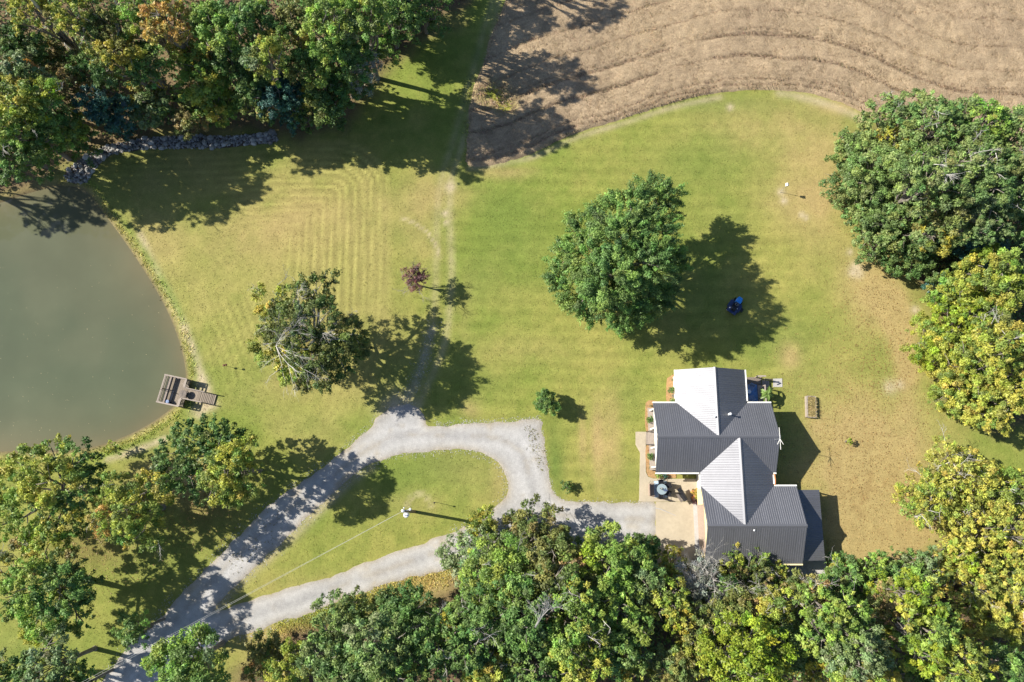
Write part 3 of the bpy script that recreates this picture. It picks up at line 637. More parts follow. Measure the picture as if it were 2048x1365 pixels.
def crown_mesh(rg, lobes, pal, leaf=0.3, cd_=1.0, thin=1.0, spray=0.0, up=0.5, frond=1.2, shrink=.88):
    """leaf-sized blades in clumps over the shells of the lobes; lobes: (x, y, z, r, rz, palette or None)"""
    L = np.array([l[:5] for l in lobes]) * np.array((1, 1, 1, shrink, shrink * 1.04))
    vc, vf = rg.uniform(.62, 1.08), rg.uniform(.85, 1.3); frond = frond * vf; leaf = leaf * rg.uniform(.68, .9); thin = thin * .9
    V = []; Cc = []
    for li, (lx, ly, lz, r, rz) in enumerate(L):
        p = PAL[lobes[li][5] or pal]
        cols = np.array([c for c, _ in p]); wts = np.array([w for _, w in p], dtype=float)
        wts = wts * rg.uniform(0.3, 1.7, len(wts)); wts /= wts.sum()
        nc = int(4 * math.pi * r * r * 1.05 / vc * cd_ * (lobes[li][6] if len(lobes[li]) > 6 else 1)) + 5
        d = unit(rg.normal(0, 1, (nc, 3)))
        d = d[d[:, 2] > -0.45]; nc = len(d)
        rad = rg.uniform(0.60, 1.06, nc) ** 0.8
        P = np.array((lx, ly, lz)) + d * rad[:, None] * np.array((r, r, rz))
        keep = np.ones(nc, dtype=bool)
        for lj, (ax, ay, az, ar, arz) in enumerate(L):
            if lj != li:
                q = (P - np.array((ax, ay, az))) / np.array((ar, ar, arz))
                keep &= (q ** 2).sum(1) > 0.36
        P, d = P[keep], d[keep]; nc = len(P)
        if not nc: continue
        rc = np.minimum(vc * rg.uniform(0.20, 0.70, nc) ** 1.15 * 1.1 * (0.72 + 0.14 * r), r * 0.55)
        per = np.maximum(6, (58 * thin * (rc / 0.5) ** 2 / (leaf / 0.3) ** 1.6)).astype(int)
        idx = np.repeat(np.arange(nc), per); n = len(idx)
        od = unit(rg.normal(0, 1, (n, 3)) + d[idx] * 0.55 + np.array((0, 0, .35)))
        off = od * np.array((1, 1, .78)) * (rg.uniform(0.25, 1.0, (n, 1)) ** 0.6)
        al = (off * d[idx]).sum(1, keepdims=True) * d[idx]
        off = al * frond + (off - al) * (1.55 - 0.5 * frond)
        pos = P[idx] + off * rc[idx][:, None]
        if spray: pos += d[idx] * (rg.uniform(0, 1, n) ** 2 * spray)[:, None]
        dirn = unit(od * 0.7 + rg.normal(0, .75, (n, 3)) + np.array((0, 0, -0.1)))
        nrm = unit(od * 0.9 + np.array((0, 0, up)) + rg.normal(0, .36, (n, 3)))
        side = unit(np.cross(nrm, dirn)); nr = np.cross(dirn, side)
        s = leaf * rg.uniform(0.6, 1.35, n)[:, None]
        q = np.stack([pos - dirn * s * .5 + side * s * .36, pos + dirn * s * .62, pos - dirn * s * .42 - side * s * .36], 1)
        V.append(q.reshape(-1, 3))
        ci = rg.choice(len(cols), nc, p=wts)
        tone = np.exp(rg.normal(0, .16, nc))
        c = cols[ci] * tone[:, None] * np.exp(rg.normal(0, .07, (nc, 3)))
        c = c[idx] * 1.12 * np.exp(rg.normal(0, .14, (n, 1)))
        Cc.append(c)
    V = np.concatenate(V); C = np.concatenate(Cc)
    return np_mesh('crown', V, np.arange(len(V)).reshape(-1, 3), M['leaf'], np.clip(C, .005, .7))
def limb(mb, a, b, r0, r1, rg, n=4, sag=0.12, sides=5):
    a, b = np.array(a, float), np.array(b, float); L = np.linalg.norm(b - a)
    pts = []; rs = []
    for i in range(n + 1):
        t = i / n
        w = rg.normal(0, 1, 3) * sag * L * t * (1 - t)
        pts.append(tuple(a + (b - a) * t + w + np.array((0, 0, 0.12 * L * t * (1 - t))))); rs.append(r0 + (r1 - r0) * t)
    mb.tube(pts, rs, sides, cap=False)
    return pts
def twigs(mb, rg, a, d, L, r, depth=3, spread=0.55):
    """a bare limb that forks and forks again"""
    a = np.array(a, float); d = unit(np.array(d, float))
    pts = [a]; cur = a
    k = 3
    for i in range(k):
        d = unit(d + rg.normal(0, .13, 3)); cur = cur + d * L / k; pts.append(cur)
    mb.tube([tuple(p) for p in pts], [r * (1 - 0.6 * i / k) for i in range(k + 1)], 3, cap=False)
    if depth > 0:
        for j in range(rg.integers(3, 6)):
            i = rg.integers(1, k + 1)
            twigs(mb, rg, pts[i], unit(d + rg.normal(0, spread, 3)), L * rg.uniform(.4, .68), r * .5, depth - 1, spread)
NTREE = [0]
def tree(name, label, px, py, rpx, zc, pal, cat='tree', group=None, lobes=None, n=7, leaf=0.3, cd_=1.0, thin=1.0, flat=0.8, bare=None, bare_mat='pale_bark', spray=0.0,
         yscale=1.0, seed=None, bark='bark', lob=0.5, spread=0.62, up=0.5, accents=(), lean=(0, 0), skirt=0, frond=1.2):
    """px, py, rpx: where the photograph shows the crown and how wide; zc: height of the crown's middle in metres"""
    NTREE[0] += 1
    rg = np.random.default_rng(seed or 1000 + NTREE[0])
    wood = {GA: WOOD_A_ROOTS, GB: WOOD_B, GC: WOOD_C}.get(group) if skirt else None
    c = at(px, py, zc)
    while wood is not None and zc > 3.4 and sdf(np.array([c.x - lean[0]]), np.array([c.y - lean[1]]), wood)[0] < 0.6:
        zc -= 0.3; c = at(px, py, zc)                          # keep the trunk inside the wood
    k = mpp(px, py, zc); R = rpx * k
    hz = min(R * flat, zc - 0.25 * zc)
    root = empty(name, (c.x - lean[0], c.y - lean[1], 0), 0, label, cat, group)
    ox, oy = c.x - lean[0], c.y - lean[1]
    LB = []
    if lobes:
        for l in lobes:
            z = l[3] if len(l) > 3 else zc
            q = at(l[0], l[1], z); r = l[2] * mpp(l[0], l[1], z)
            LB.append((q.x - ox, q.y - oy, z, r, r * .8, l[4] if len(l) > 4 else None))
    else:
        LB.append((lean[0], lean[1], zc + hz * .42, R * lob * 1.08, R * lob * flat, None))
        a0 = rg.uniform(0, 6.28)
        for i in range(n):
            a = a0 + i * 2 * math.pi / n + rg.normal(0, .2)
            rr_ = R * lob * rg.uniform(.72, 1.12); dd = R * spread * rg.uniform(.82, 1.12)
            LB.append((lean[0] + dd * math.cos(a), lean[1] + dd * math.sin(a) * yscale, zc + hz * rg.uniform(-.42, .30), rr_, rr_ * flat, accents[i] if i < len(accents) else None))
        for i in range(max(2, n // 3)):
            a = rg.uniform(0, 6.28); dd = R * rg.uniform(.15, .4); rr_ = R * lob * rg.uniform(.6, .8)
            LB.append((lean[0] + dd * math.cos(a), lean[1] + dd * math.sin(a) * yscale, zc + hz * rg.uniform(.25, .6), rr_, rr_ * flat, None))
    nmain = len(LB)
    if skirt:
        for i in range(4):
            a = i * math.pi / 2 + rg.uniform(0, 1.2); dd = R * .42
            LB.append((lean[0] * .6 + dd * math.cos(a), lean[1] * .6 + dd * math.sin(a), zc * rg.uniform(.32, .5), R * .5, R * .42, None, .5))
    link('crown', crown_mesh(rg, LB, pal, leaf, cd_, thin, spray, up, frond, .97 if lobes else .88), root)
    mb = MB()
    tr = max(0.05, 0.045 * R + 0.012 * zc)
    top = (lean[0] * .9, lean[1] * .9, max(zc * .9, 0.3))
    mb.tube([(0, 0, -0.1), (0, 0, .15), (lean[0] * .15 + rg.normal(0, .05), lean[1] * .15, zc * .3), (lean[0] * .5 + rg.normal(0, .08), lean[1] * .5 + rg.normal(0, .08), zc * .6), top], [tr * 1.5, tr * 1.1, tr * .9, tr * .7, tr * .35], 8)
    for (x, y, z, r, rz, _) in LB[:nmain]:
        t = rg.uniform(.35, .7)
        a = (lean[0] * t, lean[1] * t, zc * t)
        P = limb(mb, a, (x, y, z + rz * .2), tr * .5, tr * .14, rg)
        for j in range(3):
            d = unit(rg.normal(0, 1, 3) + np.array((0, 0, .6)))
            limb(mb, P[rg.integers(2, 5)], np.array((x, y, z)) + d * np.array((r, r, rz)) * .8, tr * .2, tr * .06, rg, 3, .1, 4)
    mb.build('trunk', M[bark], root)
    if bare:
        # bare: list of (px, py, z, length, direction xyz, count) or a number of twigs scattered over the top of the crown
        bm_ = MB()
        if isinstance(bare, int):
            for j in range(bare):
                l = LB[rg.integers(0, nmain)]
                d = unit(rg.normal(0, 1, 3) + np.array((0, 0, .9)))
                p = np.array(l[:3]) + d * np.array((l[3], l[3], l[4])) * .72
                twigs(bm_, rg, p, d + rg.normal(0, .5, 3), rg.uniform(.7, 1.5), .032, 2)
        else:
            for (bx_, by_, bz, Lg, dv, cnt, rad) in bare:
                q = at(bx_, by_, bz)
                for j in range(cnt):
                    twigs(bm_, rg, (q.x - ox, q.y - oy, bz), np.array(dv) + rg.normal(0, .35, 3), Lg * rg.uniform(.7, 1.15), rad, 3, .5)
        tag(bm_.build('bare_branches', M[bare_mat], root), kind='stuff')
    return root

GA, GB, GC, GD = 'trees of the wood above the pond', 'trees along the lower edge', 'trees on the right edge', 'trees between the pond and the drive'
# --- trees standing on the lawn
tree('maple_tree', 'big dense green maple casting a jagged shadow over the blue mower', 1236, 510, 130, 7.2, 'md', leaf=.2, spray=.45, thin=1.15, cd_=1.6, frond=1.8, lobes=[
    (1305, 393, 37, 6.9), (1261, 422, 45, 8.2), (1215, 441, 41, 7.3), (1167, 463, 37, 5.8), (1239, 480, 58, 9.9), (1181, 514, 51, 7.7), (1140, 558, 39, 5.6), (1298, 471, 52, 8.2), (1332, 505, 32, 5.2), (1283, 529, 56, 9.5),
    (1220, 558, 58, 9.5), (1167, 587, 43, 6.0), (1191, 618, 33, 4.3), (1244, 611, 46, 6.9), (1293, 587, 45, 6.5), (1317, 558, 37, 5.2), (1351, 519, 22, 3.9), (1341, 388, 22, 5.6), (1133, 519, 32, 5.3), (1244, 640, 26, 3.8), (1288, 621, 24, 4.0), (1322, 427, 28, 6.5)])
tree('ash_tree', 'loose olive green tree with bare silver limbs and a wide dappled shadow', 615, 660, 105, 7.2, 'as', leaf=.2, thin=.95, cd_=1.5, spray=.3, frond=1.5, bark='pale_bark', lobes=[
    (545, 600, 34, 6, 'yg'), (560, 650, 40, 6.5, 'as'), (535, 690, 32, 5.5, 'yg'), (590, 600, 34, 7.5, 'as'), (630, 580, 30, 7.5), (650, 560, 22, 7), (600, 650, 48, 9, 'as'), (640, 640, 44, 8.5), (665, 680, 46, 8), (705, 670, 28, 6.5), (720, 690, 18, 5.5), (620, 700, 46, 8.5, 'as'), (590, 730, 36, 7, 'yg'), (640, 735, 42, 6.5, 'as'), (680, 720, 38, 6, 'dk'), (615, 755, 24, 5), (565, 715, 26, 6), (700, 700, 26, 5, 'dk')],
    bare=[(552, 690, 9.2, 3.0, (.9, .6, .3), 4, .038), (552, 692, 9.2, 3.2, (.6, -.9, .1), 5, .038), (556, 690, 9.2, 2.4, (.2, 1.2, .3), 3, .038), (640, 665, 9.4, 1.5, (.6, -.3, .5), 2, .03), (590, 600, 8.6, 1.7, (.1, .6, .5), 2, .03), (555, 570, 7.2, 1.3, (-.1, .7, .4), 1, .028), (695, 640, 7.8, 1.2, (.5, .6, .4), 1, .028), (655, 650, 9, 1.4, (.3, .8, .4), 2, .03), (520, 577, 5.8, .9, (-.6, .3, .3), 2, .025)])
# purple tree with hardly any leaves left
rgp = np.random.default_rng(77)
PAL['pu'] = [((.17, .085, .085), 2), ((.21, .11, .105), 2), ((.13, .06, .07), 1)]
tree('plum_tree', 'small round purple brown tree with a thin forked trunk alone on the lawn', 829, 557, 27, 2.7, 'pu', leaf=.15, thin=.6, cd_=3, n=6, bare=14, bare_mat='bark')
tree('round_shrub', 'clipped round green shrub near the corner of the gravel turnaround', 1094, 806, 26, 1.7, 'md', 'shrub', leaf=.15, n=8, cd_=4, flat=.95, spread=.5)
tree('dark_shrub', 'low dark green shrub on the grass beside the drive bend', 1133, 973, 14, 0.65, 'dk', 'shrub', leaf=.13, n=6, cd_=2.5, flat=.7)
tree('sapling', 'tiny yellow green sapling alone on the lawn right of the house', 1698, 883, 7, 0.8, 'lime', 'sapling', leaf=.12, n=5, cd_=7)
# --- between the pond and the drive
tree('maple_tree', 'dark green broad tree beside the dock with a round shadow', 400, 905, 85, 5.6, 'dk', group=GD, leaf=.27, lobes=[(378, 872, 34, 5.5), (425, 866, 36, 6), (458, 878, 30, 5), (352, 905, 40, 5.2, 'md'), (400, 900, 46, 6.8), (345, 945, 36, 5), (385, 955, 42, 6), (410, 985, 30, 4.5, 'pa'), (440, 890, 40, 7.5), (335, 925, 26, 4.4, 'pa'), (480, 890, 24, 5)])
tree('elm_tree', 'fine leaved yellow green tree overlapping the dark tree by the dock', 460, 940, 72, 7.4, 'yg', group=GD, leaf=.2, thin=.95, n=9, cd_=1.4, spray=.3, bare=3, accents=('yg', 'lime', 'yg', 'mix', 'yg'))
tree('maple_tree', 'green tree flushed yellow on its sunny side at the pond corner', 100, 985, 110, 6, 'mix', group=GD, leaf=.27, cd_=1.3, lobes=[(110, 905, 34, 5.4, 'mix'), (60, 935, 46, 5.8, 'yg'), (150, 915, 40, 5.4, 'md'), (185, 930, 26, 4.0, 'dk'), (30, 980, 46, 5.8, 'mix'), (100, 965, 54, 7.9, 'yg'), (150, 985, 44, 6.5, 'md'), (60, 1030, 52, 6.5, 'br'), (120, 1040, 46, 6.5, 'mix'), (10, 1050, 36, 5.0, 'br'), (85, 1075, 40, 4.7, 'br'), (150, 1050, 34, 4.7, 'dk'), (180, 965, 30, 4.7, 'dk')])
tree('maple_tree', 'thin crowned olive and orange tree between two yellow green ones', 255, 1022, 82, 6.4, 'yg', group=GD, leaf=.22, thin=.75, n=9, accents=('mix', 'go', 'yg', 'mix', 'or', 'md'), bare=5)
tree('maple_tree', 'spreading green tree with rusty patch at the left edge of frame', 92, 1180, 108, 6.2, 'mix', group=GD, leaf=.26, cd_=1.3, lobes=[(40, 1120, 44, 6.4, 'ta'), (95, 1105, 40, 6.4, 'yg'), (130, 1130, 40, 6.8, 'ol'), (60, 1170, 54, 8.4, 'br'), (120, 1180, 54, 8.0, 'md'), (170, 1175, 34, 5.2, 'dk'), (15, 1195, 44, 6.4, 'br'), (90, 1225, 50, 6.4, 'br'), (150, 1225, 38, 5.2, 'md'), (70, 1255, 32, 4.8, 'yg'), (170, 1245, 22, 4.0, 'md'), (10, 1145, 40, 6.4, 'go')], bare=4)
tree('yellow_shrub', 'little yellow green shrub on the bank between pond and path', 226, 898, 17, 1.3, 'yg', 'shrub', leaf=.2, n=5, cd_=1.8)
# --- bottom left
tree('ash_tree', 'leafy tree hiding the junction of the two gravel drives', 378, 1326, 80, 7, 'br', group=GB, leaf=.27, thin=.9, n=9, accents=('md', 'br', 'br', 'md'))
tree('ash_tree', 'wispy green branches above the lower left bend of the drive', 272, 1262, 36, 5, 'md', group=GB, leaf=.25, thin=.65, n=7)
tree('ash_tree', 'pale green tree at the bottom left corner below the grass', 100, 1335, 70, 6.5, 'pa', group=GB, leaf=.28, n=8, accents=('br', 'pa', 'md'))
tree('ash_tree', 'sparse tree at the bottom edge over the drive end', 160, 1372, 44, 5, 'md', group=GB, leaf=.26, thin=.7, n=6)
tree('ash_tree', 'shaded dark tree filling the bottom left picture corner', 10, 1362, 60, 6, 'dk', group=GB, leaf=.28, n=6)
# --- lower wood, left to right
for (x, y, r, z, pal, lab, kw) in [
    (525, 1312, 46, 4.5, 'ol', 'low rusty olive bush tree at the left end of the lower wood', dict(accents=('ta', 'or', 'yg'))),
    (575, 1342, 52, 6, 'yg', 'yellow olive tree at the bottom edge beside the rusty bush', dict(thin=.8)),
    (695, 1238, 62, 8.5, 'oak', 'blue green oak nearest the lower drive and its brown verge', dict(flat=.9)),
    (812, 1240, 66, 9, 'dk', 'dark knobbly oak below the strip of brown grass', dict(flat=.9, bare=4)),
    (665, 1300, 62, 9.5, 'oak', 'grey green oak standing left in the oak clump', dict(accents=('pa',))),
    (760, 1305, 72, 11.5, 'oak', 'tallest knobbly oak in the middle of the oak clump', dict(accents=('pa', 'oak', 'dk'))),
    (700, 1348, 62, 10, 'oak', 'grey green oak cut by the bottom edge of frame', dict()),
    (800, 1350, 66, 11, 'md', 'mid green oak at the bottom below the tallest oak', dict(accents=('pa', 'yg'))),
    (880, 1290, 66, 10.5, 'dk', 'dark oak with an orange sprig beside the oak clump', dict(accents=('go', 'dk', 'md'), bare=4)),
    (905, 1250, 46, 7.5, 'md', 'small green tree right of the brown verge', dict(bare=3)),
    (945, 1105, 66, 8, 'pa', 'lacy pale green tree letting the white drive show through', dict(thin=.55, leaf=.22)),
    (968, 1050, 34, 6, 'yg', 'yellow green treetop at the tip of the oval lawn', dict(thin=.75, leaf=.22)),
    (1066, 1076, 72, 9.5, 'ol', 'tall olive tree with bare twigs overhanging the drive entrance', dict(leaf=.22, thin=.85, bare=12, n=9)),
    (1000, 1160, 82, 10.5, 'br', 'bright green tree below the lacy one with grey branches', dict(leaf=.24, thin=.85, bare=5, n=9)),
    (1110, 1150, 64, 9.5, 'ol', 'olive tree fading to brown with dead twigs near the bright maple', dict(accents=('ta', 'ta', 'ol'), bare=12)),
    (960, 1200, 50, 8.5, 'md', 'green tree at the right end of the brown verge', dict(thin=.85, bare=3)),
    (960, 1270, 72, 10.5, 'md', 'mid green tree with fine grey twigs under the bright green one', dict(bare=6)),
    (1045, 1240, 76, 11, 'md', 'green tree with a forked white dead limb on top', dict(leaf=.25, bare=[(1070, 1255, 14.5, 1.8, (.15, .9, .3), 3, .06)])),
    (985, 1340, 66, 9, 'yg', 'yellowish tree at the bottom edge left of centre', dict()),
    (1070, 1335, 66, 9.5, 'md', 'green tree at bottom centre with a dark gap beside it', dict(bare=4)),
    (1215, 1130, 76, 10, 'br', 'bright green maple beside the shaded end of the patio', dict(leaf=.27, n=9, accents=('br', 'lime', 'br', 'md'))),
    (1284, 1098, 36, 7, 'dk', 'dark green treetop leaning over the gravel by the patio', dict()),
    (1284, 1160, 46, 8.5, 'pa', 'dusty pale green tree right of the bright maple', dict()),
    (1150, 1240, 62, 11.5, 'br', 'tall yellow green column tree in the middle of the lower wood', dict(accents=('yg', 'br', 'yg'), yscale=1.5, bare=3)),
    (1160, 1310, 58, 10.5, 'yg', 'pale yellow green tree below the column tree', dict(accents=('br', 'yg'))),
    (1245, 1225, 62, 9.5, 'br', 'light green tree with many round tufts below the dusty one', dict(leaf=.27)),
    (1235, 1300, 66, 9, 'md', 'dark shaded green tree below the tufted light one', dict()),
    (1262, 1352, 44, 8.5, 'go', 'golden tree at the bottom edge right of centre', dict(accents=('ye', 'yg'))),
    (1345, 1128, 38, 7.5, 'yg', 'bright yellow treetop just below the concrete slab', dict(accents=('ye', 'go', 'yg'))),
    (1345, 1210, 52, 9, 'yg', 'yellow tree beside the bare silver one', dict(accents=('ye', 'lime', 'go', 'ye'))),
    (1395, 1255, 52, 8.5, 'ol', 'olive yellow tree below the bare silver one', dict(accents=('yg', 'yg'))),
    (1352, 1338, 52, 8, 'ol', 'round pale olive tree at the bottom edge beside the lime one', dict(accents=('yg', 'pa'), leaf=.26)),
    (1447, 1190, 42, 6.5, 'md', 'grey green tree right of the bare silver one', dict(accents=('pa', 'gy'))),
    (1468, 1122, 32, 6.5, 'yg', 'slender yellow green tree against the left half of the garage roof', dict(accents=('ta', 'yg', 'br'), yscale=1.3)),
    (1518, 1124, 26, 6.5, 'br', 'small leafy treetop against the middle of the garage eave', dict()),
    (1502, 1165, 40, 7.5, 'ol', 'olive tree with tan tips directly below the garage', dict(accents=('yg', 'ta'), bare=6)),
    (1557, 1155, 24, 6.5, 'yg', 'narrow treetop standing before the shaded rear slab', dict(yscale=1.3, bare=4)),
    (1610, 1190, 48, 8, 'ol', 'tan green tree full of pinkish twigs right of the garage trees', dict(accents=('ta', 'yg', 'ta'), bare=14)),
    (1470, 1235, 58, 8.5, 'ol', 'olive tree with reddish twigs above the lime tree', dict(accents=('br', 'ta'), bare=8)),
    (1545, 1215, 52, 8.5, 'yg', 'yellow olive tree in the row below the garage', dict(accents=('ol', 'yg', 'ta'), bare=5)),
    (1490, 1325, 88, 11, 'lime', 'vivid lime green tree with feathery sprays at the bottom', dict(leaf=.25, spray=.6, n=9)),
    (1565, 1285, 58, 8.5, 'oak', 'grey green tree right of the vivid lime one', dict(accents=('ol', 'pa'))),
    (1665, 1245, 74, 11, 'br', 'large light green tree with a rounded top in the lower right', dict(leaf=.27, n=9, accents=('md', 'br'))),
    (1712, 1305, 76, 11.5, 'pa', 'pale green billowing tree below the rounded light green one', dict(n=9, accents=('br', 'pa', 'yg'))),
    (1660, 1350, 50, 8, 'go', 'gold green tree at the bottom under the pale billowing one', dict(accents=('yg', 'br', 'ye'))),
    (1775, 1340, 40, 7, 'go', 'small orange tipped tree at the bottom edge in the lower right', dict(accents=('ta', 'yg'))),
    (1690, 1150, 46, 7.5, 'md', 'green tree at the corner of the garage shadow', dict(accents=('yg', 'br'), bare=3)),
    (1745, 1160, 48, 7.5, 'br', 'light green tree along the brown lawn edge', dict(accents=('md',))),
    (1800, 1142, 44, 8, 'md', 'darker green tree along the brown lawn edge', dict(accents=('dk', 'br'))),
    (1772, 1212, 42, 6, 'ta', 'amber low tree in a shaded gap of the lower wood', dict(accents=('or', 'go', 'ta'))),
    (1850, 1135, 44, 8, 'pa', 'soft green tree between brown lawn and yellow grove', dict(accents=('br', 'yg'))),
    (1830, 1195, 54, 9.5, 'lime', 'yellow green tree above the rounded bright one', dict(accents=('yg', 'br'))),
    (1848, 1260, 66, 10.5, 'br', 'bright yellow green tree with crisp round tufts', dict(accents=('lime', 'yg', 'br', 'lime'), leaf=.27)),
    (1905, 1325, 72, 10, 'yg', 'yellow green tree at the bottom right', dict(accents=('br', 'yg', 'lime'))),
    (1840, 1360, 40, 6, 'dk', 'dark green tree in the deep gap at the bottom right', dict()),
    (2020, 1345, 54, 8, 'md', 'green tree filling the bottom right picture corner', dict(accents=('dk', 'br'))),
    (1420, 1310, 44, 5, 'dk', 'shaded dark green tree left of the vivid lime one', dict()),
    (1610, 1300, 42, 5.5, 'dk', 'shaded dark tree between lime and pale billowing ones', dict()),
]:
    kw = dict(kw); kw.setdefault('leaf', .24); kw.setdefault('n', 7)
    tree('oak_tree' if 'oak' in lab else 'broadleaf_tree', lab, x, y, r, z, pal, group=GB, skirt=1, lean=(0, .8), **kw)
# the bare silver tree
tree('dead_tree', 'bare silver grey tree at the left corner of the garage', 1400, 1165, 42, 6.5, 'gy', group=GB, leaf=.16, thin=.5, cd_=1.1, n=7, bark='pale_bark', yscale=1.5,
     bare=[(1400, 1190, 6.0, 2.9, (.1, .9, .6), 7, .035), (1405, 1215, 5.5, 2.4, (.8, -.2, .7), 6, .035), (1398, 1205, 5.5, 2.4, (-.5, .7, .7), 6, .035), (1410, 1215, 5.5, 2.2, (.3, -.9, .6), 5, .03), (1405, 1140, 7.5, 1.6, (.2, .9, .5), 3, .04)])
# --- right side
for (x, y, r, z, pal, lab, kw) in [
    (1905, 950, 70, 9, 'ye', 'pale yellow tree with white limbs, top left of the yellow grove', dict(thin=.62, bare=8, n=9)),
    (1850, 1000, 58, 8, 'yg', 'thin yellow tree shading the pale stump on the brown lawn', dict(thin=.55, bare=4, accents=('ye', 'ye', 'yg', 'ye'))),
    (1975, 985, 62, 9.5, 'ye', 'yellow green tree near the right edge in the yellow grove', dict(thin=.75, accents=('yg', 'br', 'ye'), bare=5)),
    (2040, 975, 46, 8, 'yg', 'green yellow tree cut by the right edge at mid lower height', dict(accents=('br', 'yg'), thin=.8)),
    (1945, 1060, 62, 9, 'ye', 'bright yellow tree in the middle of the yellow grove', dict(thin=.8, bare=6)),
    (1905, 1110, 48, 8, 'ye', 'yellow tree next to the brown lawn corner', dict(thin=.7, accents=('yg', 'ye', 'pa'))),
    (2025, 1075, 58, 9, 'ye', 'golden yellow tree at the right edge below the grove top', dict(thin=.8, accents=('yg', 'ye'), bare=4)),
    (1940, 1165, 66, 10, 'ye', 'wide yellow tree with orange tints in the lower right', dict(accents=('yg', 'ye', 'yg', 'lime'), bare=4)),
    (2015, 1175, 66, 10.5, 'ye', 'yellow tree with long white limbs at the right edge', dict(accents=('ye', 'yg'), bare=10)),
    (1975, 1235, 62, 9.5, 'ye', 'lowest yellow tree of the grove above the green corner', dict(accents=('yg', 'ye', 'yg'))),
    (2038, 1255, 44, 8, 'go', 'golden tree cut by the right edge above the corner', dict(accents=('ye', 'yg'))),
    (1880, 690, 62, 8, 'yg', 'lemon green tree at the left side of the right hand grove', dict(accents=('lime', 'yg', 'ye', 'lime'), n=9)),
    (1935, 625, 66, 9, 'lime', 'lime yellow tree at the top of the right hand grove', dict(accents=('yg', 'lime', 'yg'), n=9)),
    (1945, 740, 70, 10.5, 'yg', 'tall yellow green tree in the heart of the right hand grove', dict(accents=('ye', 'yg', 'lime', 'lime'), n=9, bare=5)),
    (2015, 680, 66, 10, 'yg', 'olive yellow tree at the right edge of the grove', dict(accents=('br', 'ol', 'yg'), bare=5)),
    (1925, 800, 58, 8, 'yg', 'yellow green tree at the foot of the right hand grove', dict(accents=('ye', 'br', 'lime'))),
    (2000, 800, 62, 9, 'ye', 'golden leaved tree at the lower right of the grove', dict(accents=('yg', 'yg', 'ye', 'yg'))),
    (2045, 750, 44, 8, 'yg', 'yellow tree cut by the right edge in the grove', dict(accents=('ye',))),
    (1890, 582, 42, 5.5, 'md', 'small dark green tree between oaks and lemon grove', dict(accents=('te', 'br', 'dk'))),
    (1985, 555, 66, 8.5, 'yg', 'yellow green tufted tree under the dark oaks', dict(accents=('lime', 'br', 'lime', 'yg'), n=8)),
    (2040, 560, 40, 7.5, 'pa', 'grey green tree at the right edge beside the tufted one', dict()),
    (1790, 250, 70, 9.5, 'oak', 'green oak at the top left of the oak grove by the crop', dict(n=9, bare=4, accents=('oak', 'go', 'br'))),
    (1875, 262, 70, 10.5, 'oak', 'oak along the crop edge with a gold tuft behind', dict(n=9, bare=5)),
    (1955, 250, 66, 10.5, 'br', 'lighter green oak along the crop edge', dict(n=9, accents=('oak', 'br', 'oak'), bare=4)),
    (2030, 270, 62, 10, 'oak', 'oak at the right edge against the crop', dict(n=8, bare=5)),
    (1702, 300, 44, 5.5, 'oak', 'low oak bough at the lawn side of the oak grove', dict(thin=.9)),
    (1682, 375, 46, 5.2, 'oak', 'leftmost oak of the grove reaching over the dry lawn', dict(thin=.75, accents=('ol', 'oak'), n=7)),
    (1765, 340, 66, 9, 'oak', 'oak with a yellow patch on the lawn side of the grove', dict(accents=('go', 'oak', 'oak'), n=9)),
    (1850, 355, 76, 12, 'oak', 'tallest oak in the centre of the oak grove', dict(n=9, bare=8)),
    (1945, 345, 74, 11.5, 'oak', 'broad oak right of the tallest with dead sticks', dict(n=9, bare=9, accents=('pa', 'oak'))),
    (2030, 365, 62, 10.5, 'oak', 'oak at the right edge in the middle of the oak grove', dict(n=8, bare=6)),
    (1735, 425, 50, 6.5, 'oak', 'oak above the bare sandy patch of lawn', dict(n=8, bare=3)),
    (1800, 440, 66, 9, 'oak', 'rounded oak in the lower left of the oak grove', dict(n=9, bare=5)),
    (1745, 490, 40, 5.5, 'oak', 'small oak at the lower corner of the oak grove', dict(thin=.85)),
    (1820, 500, 56, 7, 'dk', 'dark oak at the bottom of the oak grove casting a brown shadow', dict(n=8)),
    (1890, 440, 62, 9.5, 'ol', 'oak turning yellow brown low in the grove', dict(accents=('oak', 'go', 'oak', 'ol', 'oak'), n=8)),
    (1965, 430, 62, 9.5, 'pa', 'pale oak above the deep dark gap', dict(accents=('oak', 'pa', 'oak'), n=8)),
    (2040, 450, 46, 8, 'dk', 'dark oak at the right edge above the gap', dict()),
    (1965, 500, 50, 3.5, 'te', 'deeply shaded blue green tree in the gap', dict()),
]:
    kw = dict(kw); kw.setdefault('leaf', .23); kw.setdefault('n', 7)
    tree('oak_tree' if 'oak' in lab else 'broadleaf_tree', lab, x, y, r, z, pal, group=GC, skirt=1, lean=(-1.6, 0), **kw)
